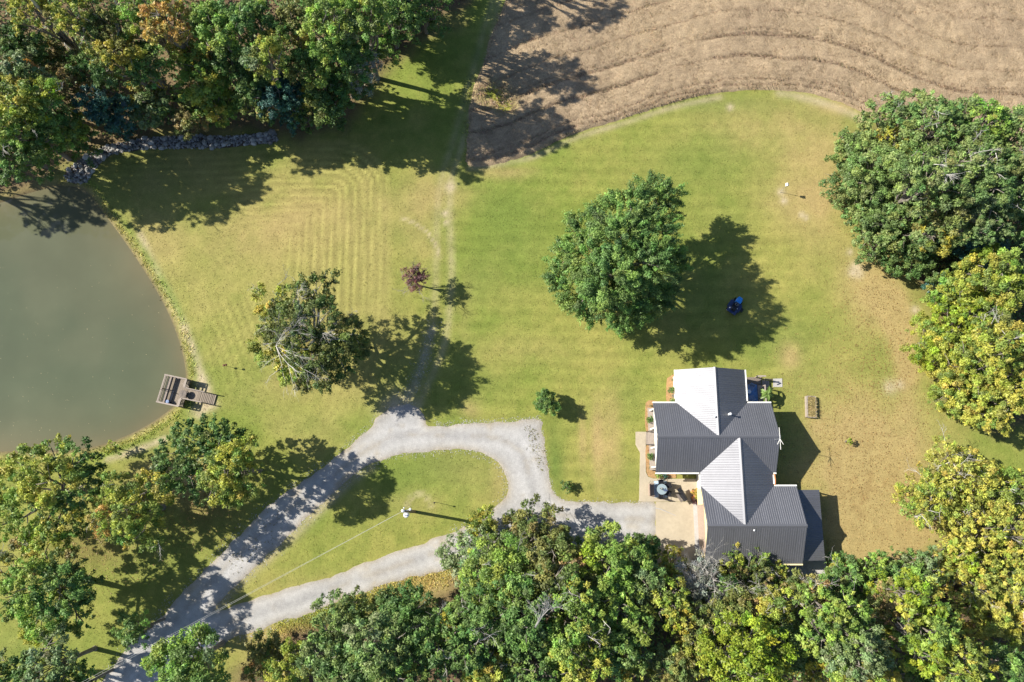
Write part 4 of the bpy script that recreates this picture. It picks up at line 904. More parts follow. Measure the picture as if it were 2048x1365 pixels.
# --- the wood above the pond
for (x, y, r, z, pal, lab, kw) in [
    (60, 15, 55, 14, 'yg', 'yellow treetop at the upper left picture corner', dict(accents=('ye', 'go', 'yg'))),
    (150, 30, 62, 14, 'yg', 'yellow olive tree right of the leaning grey trunk', dict(accents=('ol', 'yg', 'yg'))),
    (35, 85, 52, 10, 'dk', 'dark green tree left of the leaning grey trunk', dict()),
    (110, 110, 50, 7, 'ol', 'shaded olive tree in the deep gap by the grey trunk', dict(accents=('dk', 'dk'))),
    (40, 150, 50, 11, 'pa', 'grey green tree with orange tips near the left edge', dict(accents=('or', 'md', 'dk'))),
    (130, 165, 44, 8, 'ta', 'russet low tree in the shade of the upper wood', dict(accents=('ol', 'dk'))),
    (215, 60, 50, 13, 'ol', 'olive tree with bare twigs below the top edge', dict(accents=('yg', 'dk'), bare=6)),
    (237, 118, 52, 12.5, 'go', 'golden yellow tree standing out in the upper wood', dict(accents=('go', 'go', 'dk', 'dk', 'go', 'yg'), n=7)),
    (275, 25, 48, 13, 'br', 'green tree left of the orange one at the top', dict(accents=('md',))),
    (330, 45, 52, 14.5, 'or', 'orange tree at the top edge of frame', dict(accents=('or', 'or', 'go', 'or'), n=8)),
    (290, 130, 48, 11, 'md', 'dark green tree between the golden and bright ones', dict(accents=('dk', 'dk', 'ol'))),
    (375, 85, 46, 9.5, 'go', 'gold flecked tree below the orange one', dict(accents=('br', 'or', 'md'))),
    (400, 148, 60, 8, 'br', 'bright green maple leaning out of the upper wood', dict(accents=('yg', 'br', 'md', 'br'), n=8, leaf=.3)),
    (432, 206, 44, 5.5, 'br', 'bright maple bough sloping down to the rock bank', dict(accents=('yg', 'br', 'go'))),
    (430, 60, 56, 13.5, 'br', 'mid green maple at the top right of the orange tree', dict(accents=('md', 'br'))),
    (300, 214, 42, 5.5, 'pa', 'pale bluish tree above the rock bank', dict(accents=('pa', 'pa', 'dk'))),
    (490, 45, 56, 13.5, 'md', 'dark emerald tree at the top edge', dict(accents=('dk', 'br'))),
    (535, 112, 50, 13.5, 'yg', 'speckled yellow green column tree in the upper wood', dict(yscale=1.5, accents=('br', 'pa', 'yg'), leaf=.24)),
    (470, 130, 42, 9, 'dk', 'shaded dark tree between bright maple and speckled column', dict()),
    (590, 45, 50, 12, 'ol', 'olive gold tree near the brown gap at the top', dict(accents=('md', 'go', 'ta'))),
    (660, 45, 62, 14, 'br', 'light green broad tree right of the brown gap', dict(accents=('pa', 'br', 'br'), n=8)),
    (735, 35, 56, 13.5, 'br', 'green tree at the top over the shaded field track', dict(accents=('md', 'yg'))),
    (620, 125, 52, 10, 'md', 'mid green tree behind the speckled column tree', dict(accents=('dk', 'ol', 'br'))),
    (690, 110, 56, 11, 'md', 'green tree at the right corner of the upper wood', dict(accents=('br', 'md', 'dk'))),
    (720, 135, 40, 8, 'gy', 'thin greyish tree on the shaded edge of the wood', dict(thin=.6, bare=6, accents=('md', 'gy', 'dk'))),
    (800, 30, 46, 8.5, 'md', 'outer tree at the top beside the field track', dict(thin=.7, accents=('te', 'br'))),
    (868, 5, 42, 8, 'md', 'last dark tree at the top before the field track', dict(thin=.7)),
    (565, 195, 52, 7.5, 'te', 'blue green cedar low at the wood edge', dict()),
    (510, 190, 44, 7.5, 'dk', 'dark tree between the bright bough and the cedar', dict(accents=('ol', 'ta'))),
    (655, 190, 52, 7.5, 'dk', 'dark green tree at the lawn corner of the wood', dict(accents=('md', 'ol'))),
    (600, 220, 40, 5.5, 'dk', 'low dark bush tree beside the end of the rock bank', dict(accents=('md', 'te'))),
    (180, 205, 32, 8.5, 'te', 'blue cedar standing in the shaded upper wood', dict()),
    (225, 228, 42, 6.5, 'te', 'lower blue cedar above the stones', dict()),
    (60, 205, 62, 11.5, 'yg', 'lemon yellow topped tree at the left edge above the pond', dict(accents=('lime', 'yg', 'lime', 'md', 'lime', 'br'), n=9, bare=4)),
    (25, 258, 52, 12, 'br', 'green tree with pale bare limbs at the left edge', dict(accents=('md', 'yg'), bare=6)),
    (105, 262, 56, 8.5, 'md', 'dark leafy tree on the slope left of the stones', dict(accents=('dk', 'br', 'dk'))),
    (30, 312, 52, 9, 'md', 'dark tree hanging over the top of the pond', dict(accents=('md', 'br', 'te'))),
    (380, 240, 34, 4.5, 'ta', 'shaded russet bush tree above the stones', dict(accents=('dk', 'ol'))),
    (724, -204, 66, 13, 'md', 'tall tree above the top frame edge shading the track', dict(thin=.8)),
    (884, -216, 60, 13, 'md', 'tall tree above the top frame edge shading the crop', dict(thin=.8)),
    (623, -53, 60, 10, 'md', 'tree above the top frame edge over the brown gap', dict(thin=.85)),
    (690, -75, 56, 9, 'br', 'light tree above the top frame edge left of the track', dict(thin=.85)),
    (652, -18, 48, 9, 'md', 'green treetop cut by the top frame edge right of the brown gap', dict(thin=.85)),
    (762, -47, 54, 8, 'md', 'tree just above the top frame edge beside the shaded track', dict(thin=.85)),
    (812, -30, 44, 7, 'md', 'small tree just above the top frame edge nearest the track', dict(thin=.85)),
    (740, -120, 56, 9, 'md', 'tree above the top frame edge behind the broad light green one', dict(thin=.85)),
    (770, -80, 60, 14, 'br', 'light tree above the top frame edge over the wood', dict(thin=.8)),
    (-393, 262, 62, 12, 'md', 'farthest left tree on the far bank of the pond beyond the frame', dict()),
    (-284, 226, 62, 12, 'md', 'tree on the far bank beyond the left frame edge shading the pond corner', dict()),
    (-170, 232, 66, 12, 'md', 'tall tree at the left frame edge whose shade lies on the pond', dict()),
    (-240, 150, 60, 13, 'md', 'tall tree just beyond the left frame edge above the pond', dict()),
    (-110, 110, 60, 13, 'ol', 'olive tree just beyond the left frame edge higher up', dict()),
    (160, 140, 40, 8, 'dk', 'shaded tree below the leaning grey trunk', dict(accents=('ta', 'ol'))),
]:
    kw = dict(kw); kw.setdefault('leaf', .26); kw.setdefault('n', 7)
    nm = 'cedar_tree' if 'cedar' in lab else ('maple_tree' if 'maple' in lab else 'broadleaf_tree')
    tree(nm, lab, x, y, r, z, pal, group=GA, skirt=1, lean=(1.8, -2.2), **kw)
# a leaning bare trunk in the upper wood
a = at(125, 78, 6.0); b = at(58, -6, 17.0)
e = empty('bare_trunk', (a.x + 1.6, a.y - 1.2, 0), 0, 'long grey trunk leaning across a dark gap in the upper wood', 'tree trunk')
mb = MB(); o_ = e.location
mb.tube([(0, 0, -.1), (a.x - o_.x, a.y - o_.y, 6.0), ((a.x + b.x) / 2 - o_.x + .2, (a.y + b.y) / 2 - o_.y, 11.3), (b.x - o_.x, b.y - o_.y, 17)], [.34, .27, .2, .1], 8)
mb.build('trunk', M['pale_bark'], e)
mb = MB(); rg = np.random.default_rng(3)
for j in range(4): twigs(mb, rg, ((a.x * (1 - j / 5) + b.x * j / 5) - o_.x, (a.y * (1 - j / 5) + b.y * j / 5) - o_.y, 6 + 11 * j / 5), rg.normal(0, 1, 3), 1.4, .05, 1)
mb.build('branches', M['pale_bark'], e)
# undergrowth that fills the floor of the woods
def undergrowth(name, poly, seed, n, xr, yr, pal):
    rg = np.random.default_rng(seed)
    x = rg.uniform(*xr, n * 3); y = rg.uniform(*yr, n * 3)
    k = sdf(x, y, poly) > 1.0; x, y = x[k][:n], y[k][:n]; n = len(x)
    h = rg.uniform(.2, 1.6, n) * (0.5 + fbm(x, y, 4, seed))
    cols = np.array([c for c, _ in PAL['dk'] + PAL['ol'] + PAL['md']])
    per = 12; idx = np.repeat(np.arange(n), per); m = n * per
    pos = np.stack([x, y, h], 1)[idx] + rg.normal(0, 1, (m, 3)) * np.array((.45, .45, .3)); pos[:, 2] = np.maximum(pos[:, 2], .05)
    d = unit(rg.normal(0, 1, (m, 3))); nrm = unit(rg.normal(0, .5, (m, 3)) + np.array((0, 0, 1.)))
    sd = unit(np.cross(nrm, d)); s = rg.uniform(.18, .42, m)[:, None]
    q = np.stack([pos - d * s * .5, pos + sd * s * .33, pos + d * s * .5, pos - sd * s * .33], 1)
    c = cols[rg.integers(0, len(cols), n)][idx] * np.exp(rg.normal(0, .2, (m, 1)))
    tag(link(name, np_mesh(name, q.reshape(-1, 3), np.arange(m * 4).reshape(-1, 4), M['leaf'], c)), kind='stuff')
undergrowth('undergrowth', WOOD_A, 61, 1800, (-62, -3), (20, 62), 'dk')
undergrowth('undergrowth', WOOD_B, 62, 2000, (-30, 56), (-32, -6), 'dk')
undergrowth('undergrowth', WOOD_C, 63, 1400, (32, 62), (4, 36), 'dk')
# ------------------------------------------------------------------ the house
ZE, ZR = 2.75, 4.45            # eaves and ridges
def X(px, py, z): return at(px, py, z).x
def Y(px, py, z): return at(px, py, z).y
OH = 0.35
# main block: ridge runs left-right; north and south wings and the garage carry cross gables
XLm, XRm = X(1308, 874, ZE), X(1547.5, 876, ZE)
YTm, YBm = Y(1425, 806.5, ZE), Y(1425, 945.5, ZE); YRm = (YTm + YBm) / 2
XLn, XRn = X(1352.4, 772, ZE), X(1491.2, 772, ZE); XRIn = (XLn + XRn) / 2; YTn = Y(1420, 740, ZE)
XLs, XRs = X(1401, 958, ZE), X(1546, 958, ZE); XRIs = (XLs + XRs) / 2
XLg, XRg = X(1405, 1050, ZE), X(1599.5, 1050, ZE)
YTg, YBg = Y(1500, 972.8, ZE), Y(1500, 1128, ZE); YRg = (YTg + YBg) / 2
hc = Vector(((XLm + XRm) / 2, (YTm + YBg) / 2, 0))
house = empty('house', hc, 0, 'cross gabled house and garage under a dark ribbed metal roof, white where sun glares', 'house')
def hv(x, y, z): return (x - hc.x, y - hc.y, z)
def clip_poly(P, f):
    out = []
    for i in range(len(P)):
        a, b = P[i], P[(i + 1) % len(P)]; fa, fb = f(a), f(b)
        if fa >= 0: out.append(a)
        if (fa >= 0) != (fb >= 0):
            t = fa / (fa - fb); out.append((a[0] + (b[0] - a[0]) * t, a[1] + (b[1] - a[1]) * t))
    return out
def roof_slope(rname, polys, zf, axis, parent=house, pw=0.92, ribs=4, zoff=0.0):
    """polys: convex plan outlines; zf(x,y) height; axis 'x': panels are laid side by side along x (ribs run along y)"""
    holder = None
    for poly in polys:
        k = 0 if axis == 'x' else 1
        lo, hi = min(p[k] for p in poly), max(p[k] for p in poly)
        n = max(1, math.ceil((hi - lo) / pw - 0.05)); w = (hi - lo) / n
        for i in range(n):
            a, b = lo + i * w + 0.004, lo + (i + 1) * w - 0.004
            Q = clip_poly(clip_poly(poly, lambda p: p[k] - a), lambda p: b - p[k])
            if len(Q) < 3: continue
            mb = MB(); m = len(Q)
            A = sum(Q[j][0] * Q[(j + 1) % m][1] - Q[(j + 1) % m][0] * Q[j][1] for j in range(m))
            if abs(A) < 0.02: continue
            if A < 0: Q = Q[::-1]
            lift = zoff + 0.002 * (i % 2)
            mb.add([hv(x, y, zf(x, y) + lift) for x, y in Q] + [hv(x, y, zf(x, y) + lift - 0.03) for x, y in Q], [tuple(range(m)), tuple(range(2 * m - 1, m - 1, -1))] + [(j, m + j, m + (j + 1) % m, (j + 1) % m) for j in range(m)])
            for r in range(ribs):
                c = a + (b - a) * (r + 0.5) / ribs
                R = clip_poly(clip_poly(Q, lambda p: p[k] - (c - 0.035)), lambda p: (c + 0.035) - p[k])
                if len(R) < 3: continue
                l2, h2 = min(p[1 - k] for p in R), max(p[1 - k] for p in R)
                if h2 - l2 < 0.15: continue
                def P3(u, v, up):
                    x, y = (u, v) if k == 0 else (v, u)
                    return hv(x, y, zf(x, y) + lift + up)
                V = [P3(c - .034, l2 + .02, .001), P3(c - .016, l2 + .02, .015), P3(c + .016, l2 + .02, .015), P3(c + .034, l2 + .02, .001), P3(c - .034, h2 - .02, .001), P3(c - .016, h2 - .02, .015), P3(c + .016, h2 - .02, .015), P3(c + .034, h2 - .02, .001)]
                mb.add(V, [(0, 1, 5, 4), (1, 2, 6, 5), (2, 3, 7, 6), (3, 2, 1, 0), (4, 5, 6, 7)])
            mb.build('roof_panel', M['roof'], parent)
hm = (YTm - YBm) / 2; sm_ = (ZR - ZE) / hm
zm = lambda x, y: ZR - sm_ * abs(y - YRm)
hn = (XRn - XLn) / 2; sn_ = (ZR - ZE) / hn
zn = lambda x, y: ZR - sn_ * abs(x - XRIn)
hs = (XRs - XLs) / 2; ss_ = (ZR - ZE) / hs
zs = lambda x, y: ZR - ss_ * abs(x - XRIs)
hg = (YTg - YBg) / 2; sg_ = (ZR - ZE) / hg
zg = lambda x, y: ZR - sg_ * abs(y - YRg)
roof = empty('roof', (0, 0, 0)); roof.parent = house
roof_slope('north', [[(XLm, YTm), (XLm, YRm), (XRIn, YRm), (XLn, YTm)], [(XRn, YTm), (XRIn, YRm), (XRm, YRm), (XRm, YTm)]], zm, 'x', roof)
roof_slope('south', [[(XLm, YRm), (XLm, YBm), (XLs, YBm), (XRIs, YRm)], [(XRIs, YRm), (XRs, YBm), (XRm, YBm), (XRm, YRm)]], zm, 'x', roof)
roof_slope('nw', [[(XLn, YTn), (XLn, YTm), (XRIn, YRm), (XRIn, YTn)]], zn, 'y', roof)
roof_slope('ne', [[(XRIn, YTn), (XRIn, YRm), (XRn, YTm), (XRn, YTn)]], zn, 'y', roof)
roof_slope('sw', [[(XRIs, YRm), (XLs, YBm), (XLs, YTg), (XRIs, YRg)]], zs, 'y', roof)
roof_slope('se', [[(XRIs, YRm), (XRIs, YRg), (XRs, YTg), (XRs, YBm)]], zs, 'y', roof)
roof_slope('gn', [[(XLg, YTg), (XLg, YRg), (XRIs, YRg), (max(XLs, XLg + .01), YTg)], [(XRs, YTg), (XRIs, YRg), (XRg, YRg), (XRg, YTg)]], zg, 'x', roof)
roof_slope('gs', [[(XLg, YRg), (XLg, YBg), (XRg, YBg), (XRg, YRg)]], zg, 'x', roof)
def cap(p, q, z0, z1, name='ridge_cap', w=0.17, m='roof_trim'):
    mb = MB(); d = (Vector((q[0], q[1])) - Vector((p[0], p[1]))).normalized(); nx_, ny_ = -d.y, d.x
    def pt(c, z, s, dz): return hv(c[0] + nx_ * s, c[1] + ny_ * s, z + dz)
    V = [pt(p, z0, -w, -.045), pt(p, z0, 0, .05), pt(p, z0, w, -.045), pt(q, z1, -w, -.045), pt(q, z1, 0, .05), pt(q, z1, w, -.045)]
    mb.add(V, [(0, 3, 4, 1), (1, 4, 5, 2), (0, 1, 2), (5, 4, 3), (2, 5, 3, 0)]); mb.build(name, M[m], roof)
cap((XLm - .03, YRm), (XRm + .03, YRm), ZR, ZR); cap((XRIn, YTn + .03), (XRIn, YRm + .15), ZR, ZR); cap((XRIs, YRm - .15), (XRIs, YRg + .15), ZR, ZR); cap((XLg - .03, YRg), (XRg + .03, YRg), ZR, ZR)
# gutters along the eaves
def gutter(a, b, z=ZE, m='white', w=0.13):
    mb = MB(); ax, ay, az = hv(a[0], a[1], z); bx_, by_, _ = hv(b[0], b[1], z)
    c = ((ax + bx_) / 2, (ay + by_) / 2, z - 0.05); dx_, dy_ = abs(bx_ - ax), abs(by_ - ay)
    d = (max(dx_, w), max(dy_, w), 0.12)
    hx_, hy_ = d[0] / 2, d[1] / 2
    mb.box(c, d); mb.build('gutter', M[m], roof)
gutter((XLm, YBm - .07), (XLs - .1, YBm - .07)); gutter((XLm, YTm + .07), (XLn - .1, YTm + .07)); gutter((XRn + .1, YTm + .07), (XRm, YTm + .07)); gutter((XRs + .1, YBm - .07), (XRm, YBm - .07))
gutter((XLn - .07, YTn), (XLn - .07, YTm + .2)); gutter((XRn + .07, YTn), (XRn + .07, YTm + .2)); gutter((XLs - .07, YBm - .2), (XLs - .07, YTg + .2)); gutter((XRs + .07, YBm - .2), (XRs + .07, YTg + .2))
gutter((XRs + .1, YTg + .07), (XRg, YTg + .07)); gutter((XLg, YBg - .07), (XRg, YBg - .07), m='cream')
# walls
def wall_box(x0, x1, y0, y1, z, m='siding'):
    mb = MB(); mb.box(hv((x0 + x1) / 2, (y0 + y1) / 2, z / 2), (x1 - x0, y1 - y0, z)); return mb.build('wall', M[m], house)
wall_box(XLm + 1.15, XRm - OH, YBm + OH, YTm - OH, ZE - .02)
wall_box(XLn + OH, XRn - OH, YTm - OH + .003, YTn - OH, ZE - .02)
wall_box(XLs + OH, XRs - OH, YTg - OH + .003, YBm + OH - .003, ZE - .02)
wg = wall_box(XLg + OH, XRg - OH, YBg + OH, YTg - OH, ZE - .02, 'cream')
def gable(axis, c, lo, hi, mid, side, m):
    """triangular gable wall at plane c; runs lo..hi with its peak at mid"""
    mb = MB(); t = 0.12 * side
    zl = ZE - .02; zp = ZR - .06
    f = (lambda u, v, z: hv(v, u, z)) if axis == 'x' else (lambda u, v, z: hv(u, v, z))
    V = [f(lo, c, zl), f(hi, c, zl), f(mid, c, zp), f(lo, c + t, zl), f(hi, c + t, zl), f(mid, c + t, zp)]
    mb.add(V, [(0, 1, 2), (5, 4, 3), (0, 3, 4, 1), (1, 4, 5, 2), (2, 5, 3, 0)]); mb.build('gable_wall', M[m], house)
g_in = OH / hm * 0
gable('x', XRm - OH, YBm + OH, YTm - OH, YRm, -1, 'siding'); gable('x', XLm + .32, YBm + OH, YTm - OH, YRm, 1, 'white')
gable('y', YTn - OH, XLn + OH, XRn - OH, XRIn, -1, 'siding')
gable('x', XLg + OH, YBg + OH, YTg - OH, YRg, 1, 'cream'); gable('x', XRg - OH, YBg + OH, YTg - OH, YRg, -1, 'cream')
# porch under the left gable: floor, posts, white beam
px0, px1 = XLm - .05, XLm + 1.15
mb = MB(); mb.box(hv((px0 + px1) / 2, YRm, .36), (px1 - px0, YTm - YBm - .5, .12)); mb.build('porch_floor', M['rail_wood'], house)
mb = MB(); mb.box(hv(XLm + .18, YRm, ZE - .14), (.16, YTm - YBm - .3, .22)); mb.build('porch_beam', M['white'], house)
for f in (.08, .36, .64, .92):
    mb = MB(); mb.box(hv(XLm + .18, YBm + (YTm - YBm) * f, .42 + (ZE - .67) / 2), (.13, .13, ZE - .67)); mb.build('porch_post', M['white'], house)
# windows and doors (they show only from lower down)
def window(x, y, z, w, h, face):
    d = {'n': (0, 1), 's': (0, -1), 'e': (1, 0), 'w': (-1, 0)}[face]
    ax = (w, .08, h) if d[0] == 0 else (.08, w, h)
    mb = MB(); mb.box(hv(x + d[0] * .02, y + d[1] * .02, z), ax); f = mb.build('window', M['white'], house)
    ag = (w - .16, .04, h - .16) if d[0] == 0 else (.04, w - .16, h - .16)
    mb = MB(); mb.box(hv(x + d[0] * .05, y + d[1] * .05, z), ag); mb.build('pane', M['glass'], f)
for fx_ in (.25, .75): window(XLn + (XRn - XLn) * fx_, YTn - OH, 1.5, 1.0, 1.3, 'n')
for fy_ in (.22, .78): window(XLm + 1.15, YBm + (YTm - YBm) * fy_, 1.6, 1.0, 1.4, 'w')
window(XRm - OH, YRm + 1.5, 1.5, 1.0, 1.2, 'e'); window(XRm - OH, YRm - 1.5, 1.5, 1.0, 1.2, 'e'); window(XLm + 2.6, YBm + OH, 1.5, 1.2, 1.2, 's'); window(XRg - OH, YRg + 1.5, 1.7, .8, .7, 'e')
mb = MB(); mb.box(hv(XLm + 1.13, YRm, 1.43), (.1, .95, 2.0)); dr = mb.build('door', M['door_brown'], house)
mb = MB(); mb.lathe(hv(XLm + 1.05, YRm - .38, 1.35), [(.01, -.04), (.045, -.02), (.045, .02), (.01, .04)], 8); mb.build('handle', M['grey_metal'], dr)
gd = empty('garage_door', (0, 0, 0)); gd.parent = house
for i in range(5):
    mb = MB(); mb.box(hv(XLg + OH - .04, YRg - .3, .27 + i * .45), (.06, 4.9, .44)); mb.build('door_panel', M['wicker'], gd)
mb = MB(); mb.box(hv(XLg + OH - .25, YRg - .3, .055), (.42, 5.1, .03)); mb.build('threshold', M['grey_concrete'], house)
# side door alcove at the garage corner, cream canopy
c1 = at(1401, 994, 2.2); mb = MB(); mb.box(hv(c1.x - .05, c1.y, 2.2), (.5, 1.45, .12)); mb.build('door_canopy', M['cream'], house)
# lean-to on the right of the garage
lt = empty('lean_to', (0, 0, 0)); lt.parent = house
xl0, xl1 = XRg - OH, X(1644, 1050, 2.1); yl0, yl1 = Y(1640, 1121.6, 2.2), Y(1640, 980, 2.2)
zlt = lambda x, y: 2.55 - (x - xl0) / (xl1 - xl0) * .42
roof_slope('lean', [[(xl0, yl0), (xl0, yl1), (xl1, yl1), (xl1, yl0)]], zlt, 'y', lt, zoff=.0)
for yy in (yl0 + .15, (yl0 + yl1) / 2, yl1 - .15):
    mb = MB(); mb.box(hv(xl1 - .15, yy, 1.04), (.12, .12, 2.08)); mb.build('post', M['wood'], lt)
mb = MB(); mb.box(hv(xl1 - .02, (yl0 + yl1) / 2, 2.03), (.05, yl1 - yl0 - .02, .13)); mb.build('fascia', M['roof_trim'], lt)
# orange downpipe in the corner where wing and garage meet
c1 = at(1547, 960, ZE)
mb = MB(); yA, yB = Y(1547, 948, ZE), Y(1547, 973, ZE)
mb.tube([hv(XRs + .16, yA, ZE + .02), hv(XRs + .2, (yA + yB) / 2, ZE - .02), hv(XRs + .16, yB + .1, ZE - .04)], .08, 6)
mb.tube([hv(XRs + .16, yB + .14, ZE - .04), hv(XRs + .16, yB + .14, .1)], .05, 6)
mb.build('downpipe', M['copper'], house)
# roof vents
def vent(px, py, zr, h, r, m='white'):
    p = at(px, py, zr); q = empty('vent_pipe', hv(p.x, p.y, zr - .1)); q.parent = roof
    mb = MB(); mb.lathe((0, 0, 0), [(r * 2, 0), (r * 1.4, .06), (r, .1), (r, h)], 10); mb.build('pipe', M[m], q)
    mb = MB(); mb.lathe((0, 0, h), [(r * 1.1, -.02), (r * 1.9, .0), (r * 1.6, .08), (r * .3, .12)], 10); mb.build('vent_hood', M['porcelain'], q)
vent(1458, 829, 3.9, .55, .07); vent(1428.5, 834, 4.4, .22, .06, 'galv'); vent(1508, 1061, 4.2, .15, .05, 'grey_metal')
# tv antenna beyond the right gable
p = at(1560, 878, 5.6); an = empty('television_antenna', (p.x, p.y, 0), 0, 'white television antenna on a mast at the right gable end', 'antenna')
mb = MB(); mb.tube([(0, 0, 0), (0, 0, 5.65)], .022, 6); mb.build('mast', M['galv'], an)
mb = MB(); mb.tube([(0, -1.0, 5.6), (0, 1.05, 5.6)], .022, 6); mb.build('boom', M['white'], an)
for s in (-1, 1):
    mb = MB(); mb.tube([(0, 0, 5.6), (s * .28, -.52, 5.6)], .022, 6); mb.build('arm', M['white'], an)

# ------------------------------------------------------------------ beds, steps and plants in front of the porch
def bed(name, label, pts, z=.06):
    P = ragged(smooth_poly(atl(pts), .3), .05, 12)
    mb = MB(); A = sum(P[i][0] * P[(i + 1) % len(P)][1] - P[(i + 1) % len(P)][0] * P[i][1] for i in range(len(P)))
    if A < 0: P = P[::-1]
    mb.prism([tuple(p) for p in P], -.05, z); o = tag(mb.build(name, M['mulch']), kind='structure'); return o
bed('mulch_bed', '', [(1291.5, 806), (1297, 801), (1312, 802), (1318, 806), (1318, 862), (1292.5, 862)])
bed('mulch_bed', '', [(1293, 892), (1318, 892), (1322, 940), (1352, 946), (1352, 956.3), (1304, 956.3), (1296, 952.5), (1293, 944)])
bed('mulch_bed', '', [(1334, 757), (1341, 752), (1357, 752), (1357, 804), (1333.5, 804)])
st = empty('porch_steps', at(1303, 877, 0), 0, 'grey timber porch steps with black side rails facing the walk', 'steps')
k19 = mpp(1303, 877)
for i in range(4):
    mb = MB(); mb.box((-.42 + i * .26, 0, .06 + i * .085), (.30, 1.22, .07)); mb.build('tread', M['rail_wood'], st)
for s in (-1, 1):
    mb = MB(); mb.tube([(-.55, s * .66, .75), (.55, s * .66, 1.15)], .035, 6)
    for f in (0, .33, .66, 1): mb.tube([(-.55 + 1.1 * f, s * .66, 0), (-.55 + 1.1 * f, s * .66, .75 + .4 * f)], .022, 5)
    mb.build('railing', M['black_metal'], st)
for (px, py, r, lab) in ((1299.5, 839.5, 7.6, 'clipped square green shrub in the mulch above the porch steps'), (1300.5, 912.5, 7.6, 'clipped square green shrub in the mulch below the porch steps'), (1343, 780, 7.8, 'round green shrub in the bed beside the upper wing'), (1345.5, 802, 7.2, 'green shrub half hidden by the porch roof corner')):
    tree('boxwood_shrub', lab, px, py, r, .6, 'md', 'shrub', 'clipped shrubs beside the house', leaf=.085, n=8, cd_=11, thin=1.0, flat=.95, spread=.5)
tree('leafy_plant', 'bright green leafy plant at the lower corner of the porch', 1317, 950, 7.5, .5, 'br', 'plant', leaf=.15, n=5, cd_=6)
tree('leafy_plant', 'dark wine leaved plant beside the bright one under the eave', 1329, 951, 6.5, .4, 'te', 'plant', leaf=.12, n=5, cd_=6)
PAL['re'] = [((.5, .06, .05), 2), ((.1, .15, .03), 1)]
PAL['st'] = [((.33, .27, .13), 2), ((.27, .25, .09), 1)]
for (px, py, pal, lab) in ((1299, 856.5, 're', 'red flowered tuft above the porch steps'), (1299, 900, 're', 'red flowered tuft just below the porch steps'), (1304, 902.5, 're', 'second red tuft below the steps, nearer the porch'), (1300, 928, 'dk', 'tiny dark seedling in the lower mulch bed'), (1300, 936, 'dk', 'lowest tiny seedling in the mulch bed'), (1302, 812, 'st', 'dry straw tuft at the top of the porch bed'), (1345, 760, 'st', 'dry grassy clump at the top of the upper wing bed'), (1346, 792, 'gy', 'silvery clump between the two wing shrubs')):
    tree('flower_tuft', lab, px, py, 3.2, .22, pal, 'plant', leaf=.07, n=4, cd_=9)

# ------------------------------------------------------------------ deck behind the upper wing
dp = at(1512, 783, .7); dx0, dx1 = X(1489, 783, .6) - dp.x, X(1524, 783, .6) - dp.x; dy0, dy1 = Y(1510, 809, .6) - dp.y, Y(1510, 755, .6) - dp.y
deck = empty('timber_deck', (dp.x, dp.y, 0), 0, 'dark timber deck with pale top rail and steps beside the upper wing', 'deck')
np_ = 22; pb = bpy.data.meshes
w_ = (dy1 - dy0) / np_
mb = MB(); mb.box((0, 0, 0), (dx1 - dx0, w_ - .012, .04)); pm = mb.mesh('plank', M['dark_wood'])
for i in range(np_): link('plank', pm, deck, ((dx0 + dx1) / 2, dy0 + w_ * (i + .5), .6))
xr = dx1
for (ya, yb, z) in ((dy0, Y(1526, 770, 1.5) - dp.y, 1.52),):
    mb = MB(); mb.box((xr - .30, (ya + yb) / 2, .95), (.5, yb - ya, .06)); mb.build('bench_seat', M['rail_wood'], deck)
    mb = MB(); mb.box((xr, (ya + yb) / 2, z), (.14, yb - ya, .05)); mb.build('top_rail', M['rail_wood'], deck)
    for f in (0, .25, .5, .75, 1):
        mb = MB(); mb.box((xr, ya + .06 + (yb - ya - .12) * f, .75), (.1, .1, 1.5)); mb.build('post', M['wood'], deck)
mb = MB(); mb.box(((xr + dx0) / 2 + .6, dy1, 1.5), (.95, .13, .05)); mb.build('top_rail', M['rail_wood'], deck)
for f in (.1, 1):
    mb = MB(); mb.box((xr * f, dy1, .75), (.1, .1, 1.48)); mb.build('post', M['wood'], deck)
for i in range(4):
    mb = MB(); mb.box((xr + .2 + i * .23, dy1 - .72, .48 - i * .12), (.17, .85, .045)); mb.build('tread', M['rail_wood'], deck)
for s in (-.28, -1.18):
    mb = MB(); mb.tube([(xr, dy1 + s, 1.5), (xr + 1.05, dy1 + s, .95)], .05, 6); mb.tube([(xr + 1.05, dy1 + s, 0), (xr + 1.05, dy1 + s, .95)], .045, 6); mb.build('stair_rail', M['dark_wood'], deck)
slab('stair_landing', atl([(1546, 758), (1564, 757.5), (1564.5, 774.5), (1546, 774.5)]), .04, M['grey_concrete'])
p = at(1505.5, 786.5, .63); mb = MB(); mb.box((0, 0, 0), (.98, 1.72, .012)); o = mb.build('outdoor_rug', M['blue_rug'], None, loc=(p.x, p.y, .632)); tag(o, 'blue outdoor rug on the shaded timber deck', 'rug')
def patio_chair(px, py, z, rz, m, label, group, s=1.0, seatm='cushion'):
    p = at(px, py, z + .45); e = empty('patio_chair', (p.x, p.y, z), rz, label, 'chair', group)
    mb = MB(); mb.box((0, 0, .42), (.5 * s, .5 * s, .06)); mb.build('seat', M[seatm], e)
    mb = MB(); mb.box((0, -.25 * s, .72), (.5 * s, .05, .55), rx=.18); mb.build('backrest', M[seatm], e)
    for sx in (-1, 1):
        mb = MB(); mb.tube([(sx * .27 * s, .24 * s, 0), (sx * .27 * s, .24 * s, .62), (sx * .27 * s, -.27 * s, .66)], .018, 5); mb.build('arm', M[m], e)
        mb = MB(); mb.tube([(sx * .25 * s, -.2 * s, .42), (sx * .27 * s, -.3 * s, 0)], .018, 5); mb.build('leg', M[m], e)
    return e
